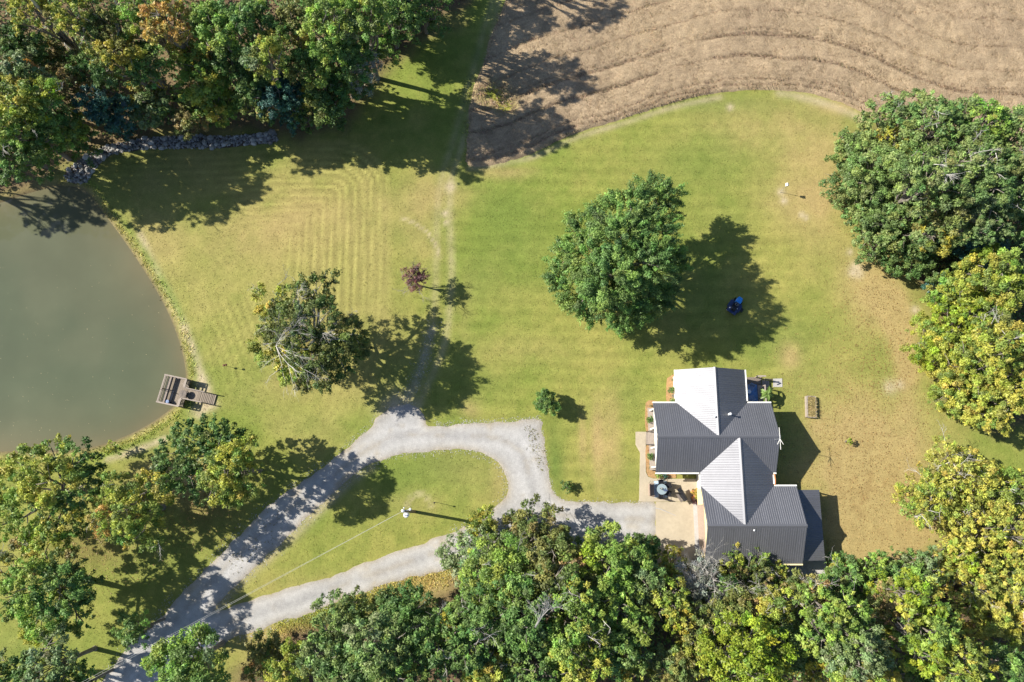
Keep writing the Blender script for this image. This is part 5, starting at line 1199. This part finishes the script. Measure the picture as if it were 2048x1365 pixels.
patio_chair(1501, 775, .64, 2.6, 'grey_metal', 'blue cushioned chair at the upper end of the blue rug', 'chairs on the deck')
patio_chair(1502, 797, .64, .4, 'grey_metal', 'blue cushioned chair at the lower end of the blue rug', 'chairs on the deck')
p = at(1497, 784, .9); e = empty('side_table', (p.x, p.y, .64), 0, 'small white round table on the deck near the wall', 'table')
mb = MB(); mb.lathe((0, 0, .42), [(.2, 0), (.22, .02), (.2, .04)], 14); mb.build('tabletop', M['porcelain'], e)
mb = MB(); mb.tube([(0, 0, 0), (0, 0, .42)], .025, 6); mb.build('leg', M['porcelain'], e)
p = at(1531, 790, 1.0); e = empty('banana_plant', (p.x, p.y, 0), 0, 'bright green broad leaved banana plant beside the deck rail', 'plant')
rg = np.random.default_rng(9); mb = MB(); mb.tube([(0, 0, 0), (0, 0, 1.5)], [.09, .06], 7); mb.build('stem', M['straw'], e)
PAL['ban'] = [((.13, .21, .04), 1)]
m_ban = mat('banana_leaf', (.14, .22, .05), .45, spec=.4, transl=.2, obj_rand=.2)
for j in range(15):
    a = j * 2.4; L = rg.uniform(.55, .95); z0 = 1.1 + rg.uniform(0, .5); u = (math.cos(a), math.sin(a)); V = []; Fq = []
    for i in range(6):
        t = i / 5; w = .15 * math.sin(math.pi * min(1, t * .95 + .06)) + .01; zz = z0 + .45 * t - .75 * t * t
        for s in (-1, 0, 1): V.append((u[0] * L * t - u[1] * w * s, u[1] * L * t + u[0] * w * s, zz + .04 * abs(s)))
    for i in range(5):
        for s in (0, 1): Fq.append((i * 3 + s, i * 3 + s + 1, i * 3 + s + 4, i * 3 + s + 3))
    MB().add(V, Fq).build('leaf', m_ban, e)

# ------------------------------------------------------------------ furniture on the patio
p = at(1321, 979, .05); o = MB().box((0, 0, 0), (1.28, 1.62, .012)).build('outdoor_rug', M['pale_rug'], None, loc=(p.x, p.y, .058)); tag(o, 'pale blue patterned rug under the glass patio table', 'rug')
p = at(1324, 979, .75); e = empty('patio_table', (p.x, p.y, .064), 0, 'round glass patio table with black rim on pale blue rug', 'table')
MB().lathe((0, 0, .68), [(.5, 0), (.54, .015), (.5, .03)], 20).build('tabletop', M['tglass'], e)
mb = MB()
for i in range(16):
    a = i * math.pi / 8; b = (i + 1) * math.pi / 8; mb.tube([(.54 * math.cos(a), .54 * math.sin(a), .7), (.54 * math.cos(b), .54 * math.sin(b), .7)], .018, 5)
mb.build('rim', M['black_metal'], e)
for i in range(4):
    a = math.pi / 4 + i * math.pi / 2; MB().tube([(.4 * math.cos(a), .4 * math.sin(a), .68), (.48 * math.cos(a), .48 * math.sin(a), 0)], .02, 5).build('leg', M['black_metal'], e)
for (px, py, rz, lab) in ((1322, 966, math.pi, 'black metal chair above the glass patio table'), (1322, 992, 0, 'black metal chair below the glass patio table'), (1334, 972, math.pi / 2 + .3, 'black metal chair at the upper right of the glass table'), (1334, 986, math.pi / 2 - .3, 'black metal chair at the lower right of the glass table')):
    patio_chair(px, py, .06, rz, 'black_metal', lab, 'chairs round the patio table', seatm='black_metal')
p = at(1330, 981, 1.2); e = empty('patio_umbrella', (p.x, p.y, .78), 0, 'closed dark umbrella standing in the patio table', 'umbrella')
MB().tube([(0, 0, 0), (0, 0, 1.7)], .025, 6).build('pole', M['grey_metal'], e)
MB().lathe((0, 0, .35), [(.05, 0), (.13, .1), (.11, .5), (.06, 1.1), (.02, 1.35)], 9).build('folded_canopy', M['navy'], e)
p = at(1322, 977, .85); e = empty('flower_pot', (p.x, p.y, .78), 0, 'white flower pot in the middle of the patio table', 'flower pot')
MB().lathe((0, 0, 0), [(.07, 0), (.1, .14), (.09, .14)], 10).build('pot', M['porcelain'], e)
link('flowers', crown_mesh(np.random.default_rng(4), [(0, 0, .2, .14, .1, None)], 'gy', .06, 30), e)
p = at(1302.5, 980, .4); e = empty('storage_bench', (p.x, p.y, .05), 0, 'brown wicker loveseat with curled arms at the left of the patio', 'bench')
MB().box((0, 0, .36), (.5, 1.15, .12)).build('seat', M['wicker'], e); MB().box((-.26, 0, .55), (.08, 1.15, .5)).build('backrest', M['wicker'], e)
for s in (-1, 1):
    mb = MB(); mb.tube([(-.3, s * .56, .75), (0, s * .6, .62), (.3, s * .6, .6), (.34, s * .6, .3), (.3, s * .58, 0)], .035, 6); mb.build('arm', M['wicker'], e)
    MB().box((.2, s * .5, .15), (.06, .06, .3)).build('leg', M['dark_wood'], e)
mb = MB()
for t in (-.18, 0, .18): mb.tube([(t - .05, .66, .5), (t, .78, .75), (t + .08, .9, .85)], .014, 5)
mb.build('scroll_rods', M['black_metal'], e)
p = at(1366, 992, .8); e = empty('barrel_grill', (p.x, p.y, .05), math.radians(-60) + math.pi, 'black barrel grill on wheels standing askew on the patio', 'grill')
mb = MB(); n = 10
V = []
for xx in (-.5, .5):
    for i in range(n): V.append((xx, .27 * math.cos(2 * math.pi * i / n), .85 + .27 * math.sin(2 * math.pi * i / n)))
mb.add(V, [(i, n + i, n + (i + 1) % n, (i + 1) % n) for i in range(n)] + [tuple(range(n - 1, -1, -1))[::-1], tuple(range(2 * n - 1, n - 1, -1))]); mb.build('barrel', M['black_metal'], e)
MB().box((0, .42, .8), (.9, .24, .03)).build('front_shelf', M['dark_wood'], e); MB().box((.68, 0, .82), (.32, .42, .03)).build('side_shelf', M['black_metal'], e)
MB().tube([(-.35, .29, 1.0), (-.35, .36, 1.02), (.35, .36, 1.02), (.35, .29, 1.0)], .018, 6).build('handle', M['grey_metal'], e)
MB().tube([(-.4, -.1, 1.08), (-.4, -.1, 1.5)], .05, 8).build('chimney', M['black_metal'], e)
for sx in (-1, 1):
    for sy in (-1, 1): MB().tube([(sx * .4, sy * .15, .7), (sx * .42, sy * .22, .02)], .02, 5).build('leg', M['black_metal'], e)
for (px, py, r, pal, lab, pm_) in ((1387, 983, 5, 'or', 'pot of orange flowers nearest the wing wall', 'terracotta'), (1391, 991, 6, 'go', 'pot of yellow mums beside the cream door alcove', 'terracotta'), (1390, 1003, 5.5, 'pu', 'pot of purple mums at the patio corner', 'black')):
    p = at(px, py, .4); e = empty('flower_pot', (p.x, p.y, .05), 0, lab, 'flower pot', 'flower pots by the garage corner')
    MB().lathe((0, 0, 0), [(.12, 0), (.18, .26), (.2, .28), (.16, .28)], 12).build('pot', M[pm_], e)
    link('flowers', crown_mesh(np.random.default_rng(int(px)), [(0, 0, .38, .27, .2, None)], {'pu': 'pur'}.get(pal, pal) if pal != 'pu' else 'pu', .07, 14), e)
for (px, py, lab) in ((1394, 980, 'orange pumpkin at the wing wall by the flower pots'), (1386, 996, 'orange pumpkin between the yellow and purple mums')):
    p = at(px, py, .2); e = empty('pumpkin', (p.x, p.y, .05), 0, lab, 'pumpkin', 'pumpkins on the patio')
    mb = MB(); V = []; n = 20
    for i in range(7):
        th = math.pi * i / 6
        for j in range(n):
            a = 2 * math.pi * j / n; r = .17 * math.sin(th) * (1 - .12 * abs(math.sin(a * 5))) + .008
            V.append((r * math.cos(a), r * math.sin(a), .13 + .125 * -math.cos(th)))
    mb.add(V, [(i * n + j, i * n + (j + 1) % n, (i + 1) * n + (j + 1) % n, (i + 1) * n + j) for i in range(6) for j in range(n)]); mb.build('body', M['pumpkin'], e, True)
    MB().tube([(0, 0, .24), (.02, 0, .31)], [.025, .018], 6).build('stalk', M['straw'], e)

# ------------------------------------------------------------------ raised bed on the right lawn
p = at(1622.5, 814, .3); k = mpp(1622, 814, .3); bw, bl = 17.5 * k, 42 * k
e = empty('raised_bed', (p.x, p.y, 0), math.radians(-3), 'long timber raised bed of dry straw on the lawn right of the house', 'garden bed')
for s in (-1, 1):
    for zz in (.1, .29): MB().box((s * bw / 2, 0, zz), (.1 if s > 0 else .16, bl, .18)).build('board', M['rail_wood'], e); MB().box((0, s * bl / 2, zz), (bw - .14, .08, .18)).build('board', M['rail_wood'], e)
MB().box((0, 0, .17), (bw - .12, bl - .1, .3)).build('bed_soil', M['straw'], e)
rg = np.random.default_rng(21); n = 420
o = blades('dry_weeds', rg.uniform(-bw / 2 + .1, bw / 2 - .05, n), rg.uniform(-bl / 2 + .1, bl / 2 - .1, n), np.tile(np.array((.40, .33, .15)), (n, 1)), .08, .3, .02, 1.0, M['blade'], 3, np.full(n, .32)); o.parent = e; tag(o, kind='stuff')

# ------------------------------------------------------------------ blue mower in the shade of the maple
p = at(1471, 611, .4); mw = empty('riding_mower', (p.x, p.y, 0), math.radians(-36), 'blue and black riding mower parked in the tree shade', 'mower')
def wheel(x, y, r, w):
    n = 14; t = MB(); V = []
    for (rr_, yy) in ((r * .55, -w / 2), (r * .92, -w / 2), (r, -w * .3), (r, w * .3), (r * .92, w / 2), (r * .55, w / 2)):
        for i in range(n): V.append((x + rr_ * math.cos(2 * math.pi * i / n), y * 1.0 + yy, r + rr_ * math.sin(2 * math.pi * i / n)))
    V = [(v[0], v[1], v[2]) for v in V]
    # axle lies along local x: swap
    V = [(y + (v[1] - y), x + (v[0] - x), v[2]) for v in V]
    t.add(V, [(k_ * n + i, k_ * n + (i + 1) % n, (k_ + 1) * n + (i + 1) % n, (k_ + 1) * n + i) for k_ in range(5) for i in range(n)])
    we = empty('wheel', (0, 0, 0)); we.parent = mw
    t.build('tyre', M['rubber'], we)
    MB().tube([(y - w * .4, x, r), (y + w * .4, x, r)], r * .56, 12).build('rim', M['grey_metal'], we)
for s in (-1, 1): wheel(-.62, s * .45, .26, .24)
for s in (-1, 1): wheel(.62, s * .38, .19, .15)
MB().box((0, -.1, .42), (.55, 1.5, .16)).build('chassis', M['black'], mw)
V = []
for (yy, w, z0, z1) in ((.18, .30, .45, .86), (.6, .31, .42, .84), (.9, .26, .36, .74), (.98, .2, .36, .62)):
    V += [(-w, yy, z0), (-w, yy, z1 - .1), (-w * .72, yy, z1), (w * .72, yy, z1), (w, yy, z1 - .1), (w, yy, z0)]
Fq = [(k_ * 6 + i, k_ * 6 + i + 1, (k_ + 1) * 6 + i + 1, (k_ + 1) * 6 + i) for k_ in range(3) for i in range(5)] + [(5, 4, 3, 2, 1, 0), (18, 19, 20, 21, 22, 23)]
Fq = [tuple(reversed(f)) for f in Fq]
MB().add(V, Fq).build('hood', M['blue'], mw)
for s in (-1, 1): MB().box((s * .14, .985, .56), (.1, .03, .08)).build('headlight', M['porcelain'], mw)
MB().box((0, .12, .92), (.5, .08, .14)).build('dashboard', M['black'], mw)
mb = MB(); n = 14
for i in range(n):
    a, b = 2 * math.pi * i / n, 2 * math.pi * (i + 1) / n; mb.tube([(.17 * math.cos(a), -.05 + .14 * math.sin(a), 1.02 + .08 * math.sin(a)), (.17 * math.cos(b), -.05 + .14 * math.sin(b), 1.02 + .08 * math.sin(b))], .016, 5)
mb.tube([(-.17, -.05, 1.02), (.17, -.05, 1.02)], .014, 5); mb.tube([(0, -.05, 1.02), (0, .12, .85)], .02, 5); mb.build('steering_wheel', M['grey_metal'], mw)
MB().box((0, -.5, .66), (.46, .44, .1), bevel=.03).build('seat', M['black'], mw); MB().box((0, -.72, .88), (.44, .1, .4), rx=-.15, bevel=.02).build('backrest', M['black'], mw)
MB().box((0, -.72, .54), (1.05, .62, .07), bevel=.03).build('rear_fender', M['navy'], mw)
MB().prism([(-.68, -.45), (-.5, -.62), (.5, -.62), (.7, -.4), (.7, .3), (.45, .52), (-.45, .52), (-.68, .3)], .1, .26).build('mower_deck', M['navy'], mw)
MB().box((.83, 0, .2), (.3, .42, .05), ry=.3).build('discharge_chute', M['black'], mw)
for (x_, y_) in ((-.36, -.62), (.33, -.3)): MB().lathe((x_, y_, .58), [(.05, 0), (.05, .06), (.02, .08)], 8).build('cap', M['porcelain'], mw)

# ------------------------------------------------------------------ dock on the pond
DZ = .38
c = [at(338, 752, DZ), at(380, 761, DZ), at(366.5, 815, DZ), at(324.5, 806, DZ)]
ctr = sum(c, Vector((0, 0, 0))) / 4; ux = ((c[1] - c[0]) + (c[2] - c[3])).normalized(); ang = math.atan2(ux.y, ux.x)
LX = ((c[1] - c[0]).length + (c[2] - c[3]).length) / 2; LY = ((c[0] - c[3]).length + (c[1] - c[2]).length) / 2
dock = empty('fishing_dock', (ctr.x, ctr.y, 0), ang, 'weathered wooden dock with railings on the pond bank', 'dock')
npk = 20; w_ = LX / npk
pm = MB().box((0, 0, 0), (w_ - .012, LY, .04)).mesh('plank', M['wood'])
for i in range(npk): link('plank', pm, dock, (-LX / 2 + w_ * (i + .5), 0, DZ + rr.uniform(-.006, .006)))
WL = 2.9; WW = 1.08
pm2 = MB().box((0, 0, 0), (WL / 18 - .012, WW, .04)).mesh('plank', M['wood'])
wy = .0
for i in range(18): link('plank', pm2, dock, (LX / 2 + .01 + WL / 18 * (i + .5), wy, DZ - .02 - .28 * max(0, i - 8) / 10))
def rail(a, b, z, name='rail', w=.1, h=.05, m='rail_wood'):
    mb = MB(); L = math.hypot(b[0] - a[0], b[1] - a[1]); r = math.atan2(b[1] - a[1], b[0] - a[0])
    mb.box(((a[0] + b[0]) / 2, (a[1] + b[1]) / 2, z), (L, w, h), rz=r); mb.build(name, M[m], dock)
hx, hy = LX / 2, LY / 2
RT = DZ + .88
rail((-hx - .1, hy), (hx, hy), RT, w=.14); rail((-hx - .1, -hy), (hx, -hy), RT, w=.14)
rail((-hx, -hy - .02), (-hx, hy + .02), RT + .006, w=.13)
rail((-hx + .28, -hy + .1), (-hx + .28, hy - .1), DZ + .42, 'bench_board', .14); rail((-hx + .45, -hy + .1), (-hx + .45, hy - .1), DZ + .42, 'bench_board', .14)
for z in (.3, .6): rail((-hx, -hy), (-hx, hy), DZ + z, w=.04, h=.12); rail((-hx, hy), (hx, hy), DZ + z, w=.04, h=.12); rail((-hx, -hy), (hx, -hy), DZ + z, w=.04, h=.12)
for (y0, y1) in ((WW / 2, hy), (-hy, -WW / 2)):
    rail((hx, y0), (hx, y1 + .0), RT + .006, w=.13)
    for z in (.3, .6): rail((hx, y0), (hx, y1), DZ + z, w=.04, h=.12)
    rail((hx - .3, y0 + .08), (hx - .3, y1 - .08), DZ + .42, 'bench_board', .2)
for s in (-1, 1):
    rail((hx, s * WW / 2), (hx + 2.1, s * WW / 2), RT - .04, w=.09, h=.045)
    rail((hx, s * WW / 2), (hx + 2.1, s * WW / 2), DZ + .42, w=.04, h=.1)
    MB().box((hx + 2.1, s * WW / 2, .55), (.1, .1, 1.2)).build('post', M['rail_wood'], dock)
for (x_, y_) in ((-hx, hy), (0, hy), (hx, hy), (-hx, 0), (-hx, -hy), (0, -hy), (hx, -hy), (hx, WW / 2), (hx, -WW / 2)):
    MB().box((x_, y_, (RT - 1.5) / 2 + .05), (.1, .1, RT + 1.5 - .14)).build('post', M['wood'], dock)
for y_ in (-hy + .15, 0, hy - .15): MB().box((0, y_, DZ - .11), (LX - .1, .06, .16)).build('joist', M['dark_wood'], dock)
p = at(365.5, 788, DZ + .5); e = empty('spool_table', (p.x, p.y, DZ + .02), ang, 'round grey cable spool table where the dock meets its walkway', 'table')
MB().lathe((0, 0, .46), [(.38, 0), (.40, .02), (.40, .05), (.37, .06)], 18).build('tabletop', M['dark_wood'], e); MB().lathe((0, 0, .0), [(.36, 0), (.36, .05)], 18).build('base', M['dark_wood'], e); MB().tube([(0, 0, .05), (0, 0, .46)], .2, 10).build('drum', M['dark_wood'], e)
mb = MB(); mb.box((0, 0, .524), (.5, .025, .012)); mb.box((0, 0, .525), (.025, .5, .012)); mb.build('top_slats', M['black'], e)
for (px, py, rz, lab) in ((369, 764, .2, 'low grey slatted stool by the upper right dock corner'), (358.5, 803.5, -.3, 'low grey slatted stool by the lower right dock corner')):
    p = at(px, py, DZ + .4); e = empty('wooden_stool', (p.x, p.y, DZ + .02), ang + rz, lab, 'stool', 'wooden stools on the dock')
    for i in range(4): MB().box((0, -.21 + .14 * i, .40), (.5, .12, .03)).build('slat', M['wood'], e)
    MB().box((.27, 0, .62), (.03, .5, .4), ry=.2).build('backrest', M['wood'], e)
    for sx in (-1, 1):
        for sy in (-1, 1): MB().box((sx * .2, sy * .22, .19), (.05, .05, .38)).build('leg', M['wood'], e)
p = at(335.5, 804.5, DZ + .3); e = empty('bait_bucket', (p.x, p.y, DZ + .02), 0, 'dark blue bucket with white lid at the dock corner', 'bucket')
MB().lathe((0, 0, 0), [(.19, 0), (.23, .42), (.2, .42)], 14).build('body', M['navy'], e); MB().lathe((.03, .04, .42), [(.17, 0), (.17, .03), (.05, .05)], 12).build('lid', M['cushion'], e)
p = at(343, 785, DZ + .95); e = empty('fishing_rod', (p.x, p.y, DZ), ang - .05, 'thin dark fishing rod leaning across the dock rail', 'fishing rod')
mb = MB(); mb.tube([(.9, 0, .35), (0, 0, .78), (-.75, 0, 1.08), (-1.2, 0, 1.25)], [.03, .026, .022, .012], 6); mb.build('rod', M['black'], e); MB().lathe((.7, -.04, .42), [(.03, 0), (.06, .02), (.06, .06), (.03, .08)], 8).build('reel', M['black'], e)
p = at(343, 789, DZ + .2); e = empty('wooden_plank', (p.x, p.y, DZ), ang, 'pale loose board lying on the dock near the bench', 'board'); MB().box((0, -.2, .05), (.24, 1.1, .05)).build('board', M['grey_metal'] if False else M['rail_wood'], e)

# ------------------------------------------------------------------ utility pole, wires and small posts
pb_ = at(829, 1024, 0); pt_ = at(806, 1022.3, 8.6)
e = empty('utility_pole', (pb_.x, pb_.y, 0), 0, 'wooden utility pole with white transformer in the oval lawn', 'utility pole')
tx, ty = pt_.x - pb_.x, pt_.y - pb_.y
def pp(f, z): return Vector((tx * f, ty * f, z))
MB().tube([(0, 0, -.2), (tx * .5, ty * .5, 4.3), (tx, ty, 8.6)], [.16, .14, .12], 10).build('pole', M['pole'], e)
MB().lathe((tx, ty, 8.6), [(.15, 0), (.15, .03), (.05, .06)], 10).build('pole_top', M['galv'], e)
q = pp(.88, 7.4); tr_ = empty('transformer', (q.x + .16, q.y - .34, 7.0)); tr_.parent = e
MB().lathe((0, 0, 0), [(.2, 0), (.23, .06), (.23, .68), (.24, .7), (.2, .78), (.08, .82)], 14).build('tank', M['porcelain'], tr_)
for s in (-1, 1): MB().lathe((s * .09, 0, .8), [(.03, 0), (.045, .05), (.03, .1), (.04, .14), (.015, .22)], 8).build('bushing', M['porcelain'], tr_)
q = pp(.93, 7.9); MB().tube([(q.x, q.y, q.z), (q.x + .5, q.y + .12, q.z + .05)], .035, 6).build('bracket', M['galv'], e)
MB().lathe((q.x + .55, q.y + .14, q.z - .08), [(.07, 0), (.12, .06), (.12, .16), (.05, .24)], 10).build('cutout_switch', M['porcelain'], e)
MB().lathe((q.x - .05, q.y + .25, q.z - .4), [(.05, 0), (.08, .05), (.05, .3)], 8).build('insulator', M['porcelain'], e)
for k_, (dxy, lab) in enumerate(((0.0, 'upper of two pale wires running from the pole down to the drive'), (5.0, 'lower of two pale wires running from the pole down to the drive'))):
    a = Vector((pb_.x + tx, pb_.y + ty, 8.45 - .3 * k_)); bq = at(60 + dxy, 1420 + dxy * .6, 8.4 - .45 * k_)
    pts = []
    for i in range(25):
        t = i / 24; v = a.lerp(bq, t); v.z -= 1.1 * 4 * t * (1 - t) * .35; pts.append(v)
    o = MB().tube(pts, .009, 5).build('power_line', M['wire']); tag(o, lab, 'power line', 'wires from the utility pole')
p = at(869, 1006, 1.3); e = empty('garden_stake', (p.x, p.y, 0), 0, 'slim dark stake with a knob on the oval lawn', 'stake')
MB().tube([(0, 0, 0), (0, 0, 1.4)], .022, 6).build('rod', M['black_metal'], e); MB().lathe((0, 0, 1.4), [(.03, -.02), (.08, .02), (.08, .1), (.02, .14)], 8).build('knob', M['black_metal'], e)
p = at(1560, 385, 0); e = empty('birdhouse', (p.x, p.y, 0), 0, 'small white birdhouse on a slim pole on the upper right lawn', 'birdhouse')
MB().tube([(0, 0, 0), (0, 0, 1.75)], .02, 6).build('pole', M['galv'], e)
MB().box((0, 0, 1.88), (.2, .22, .24)).build('box', M['white'], e); MB().prism([(-.17, -.02), (.17, -.02), (0, .14)], -.15, .15).build('roof', M['white'], e, rot=(math.pi / 2, 0, 0), loc=(0, 0, 2.02))
p = at(449, 731, .8); e = empty('plant_hanger', (p.x, p.y, 0), 0, 'rusty garden hook with two small hanging pots near the pond', 'garden hook')
MB().tube([(0, 0, 0), (0, 0, 1.15), (.06, 0, 1.28), (.2, 0, 1.3), (.28, 0, 1.2)], .018, 6).build('hook', M['rust'], e)
for (x_, z_) in ((.28, .98), (-.08, .62)):
    MB().lathe((x_, 0, z_), [(.03, 0), (.1, .05), (.12, .16), (.03, .22)], 9).build('pot', M['rust'], e)
p = at(1585, 831.5, .1); 
# pale bare stump of a cut trunk on the brown lawn
a = at(1832, 1036, .3); b = at(1893, 1033, .3)
o = empty('fallen_log', ((a.x + b.x) / 2, (a.y + b.y) / 2, 0), math.atan2(b.y - a.y, b.x - a.x), 'pale weathered log lying on the brown lawn under yellow leaves', 'log')
L = (b - a).length
MB().tube([(-L / 2, 0, .28), (-L * .2, .06, .3), (L * .15, -.03, .28), (L / 2, .05, .24)], [.3, .33, .3, .22], 10).build('trunk', M['pale_bark'], o)
MB().tube([(-L * .1, -.1, .4), (-L * .02, -.5, .6)], [.09, .05], 6).build('branch_stub', M['pale_bark'], o)
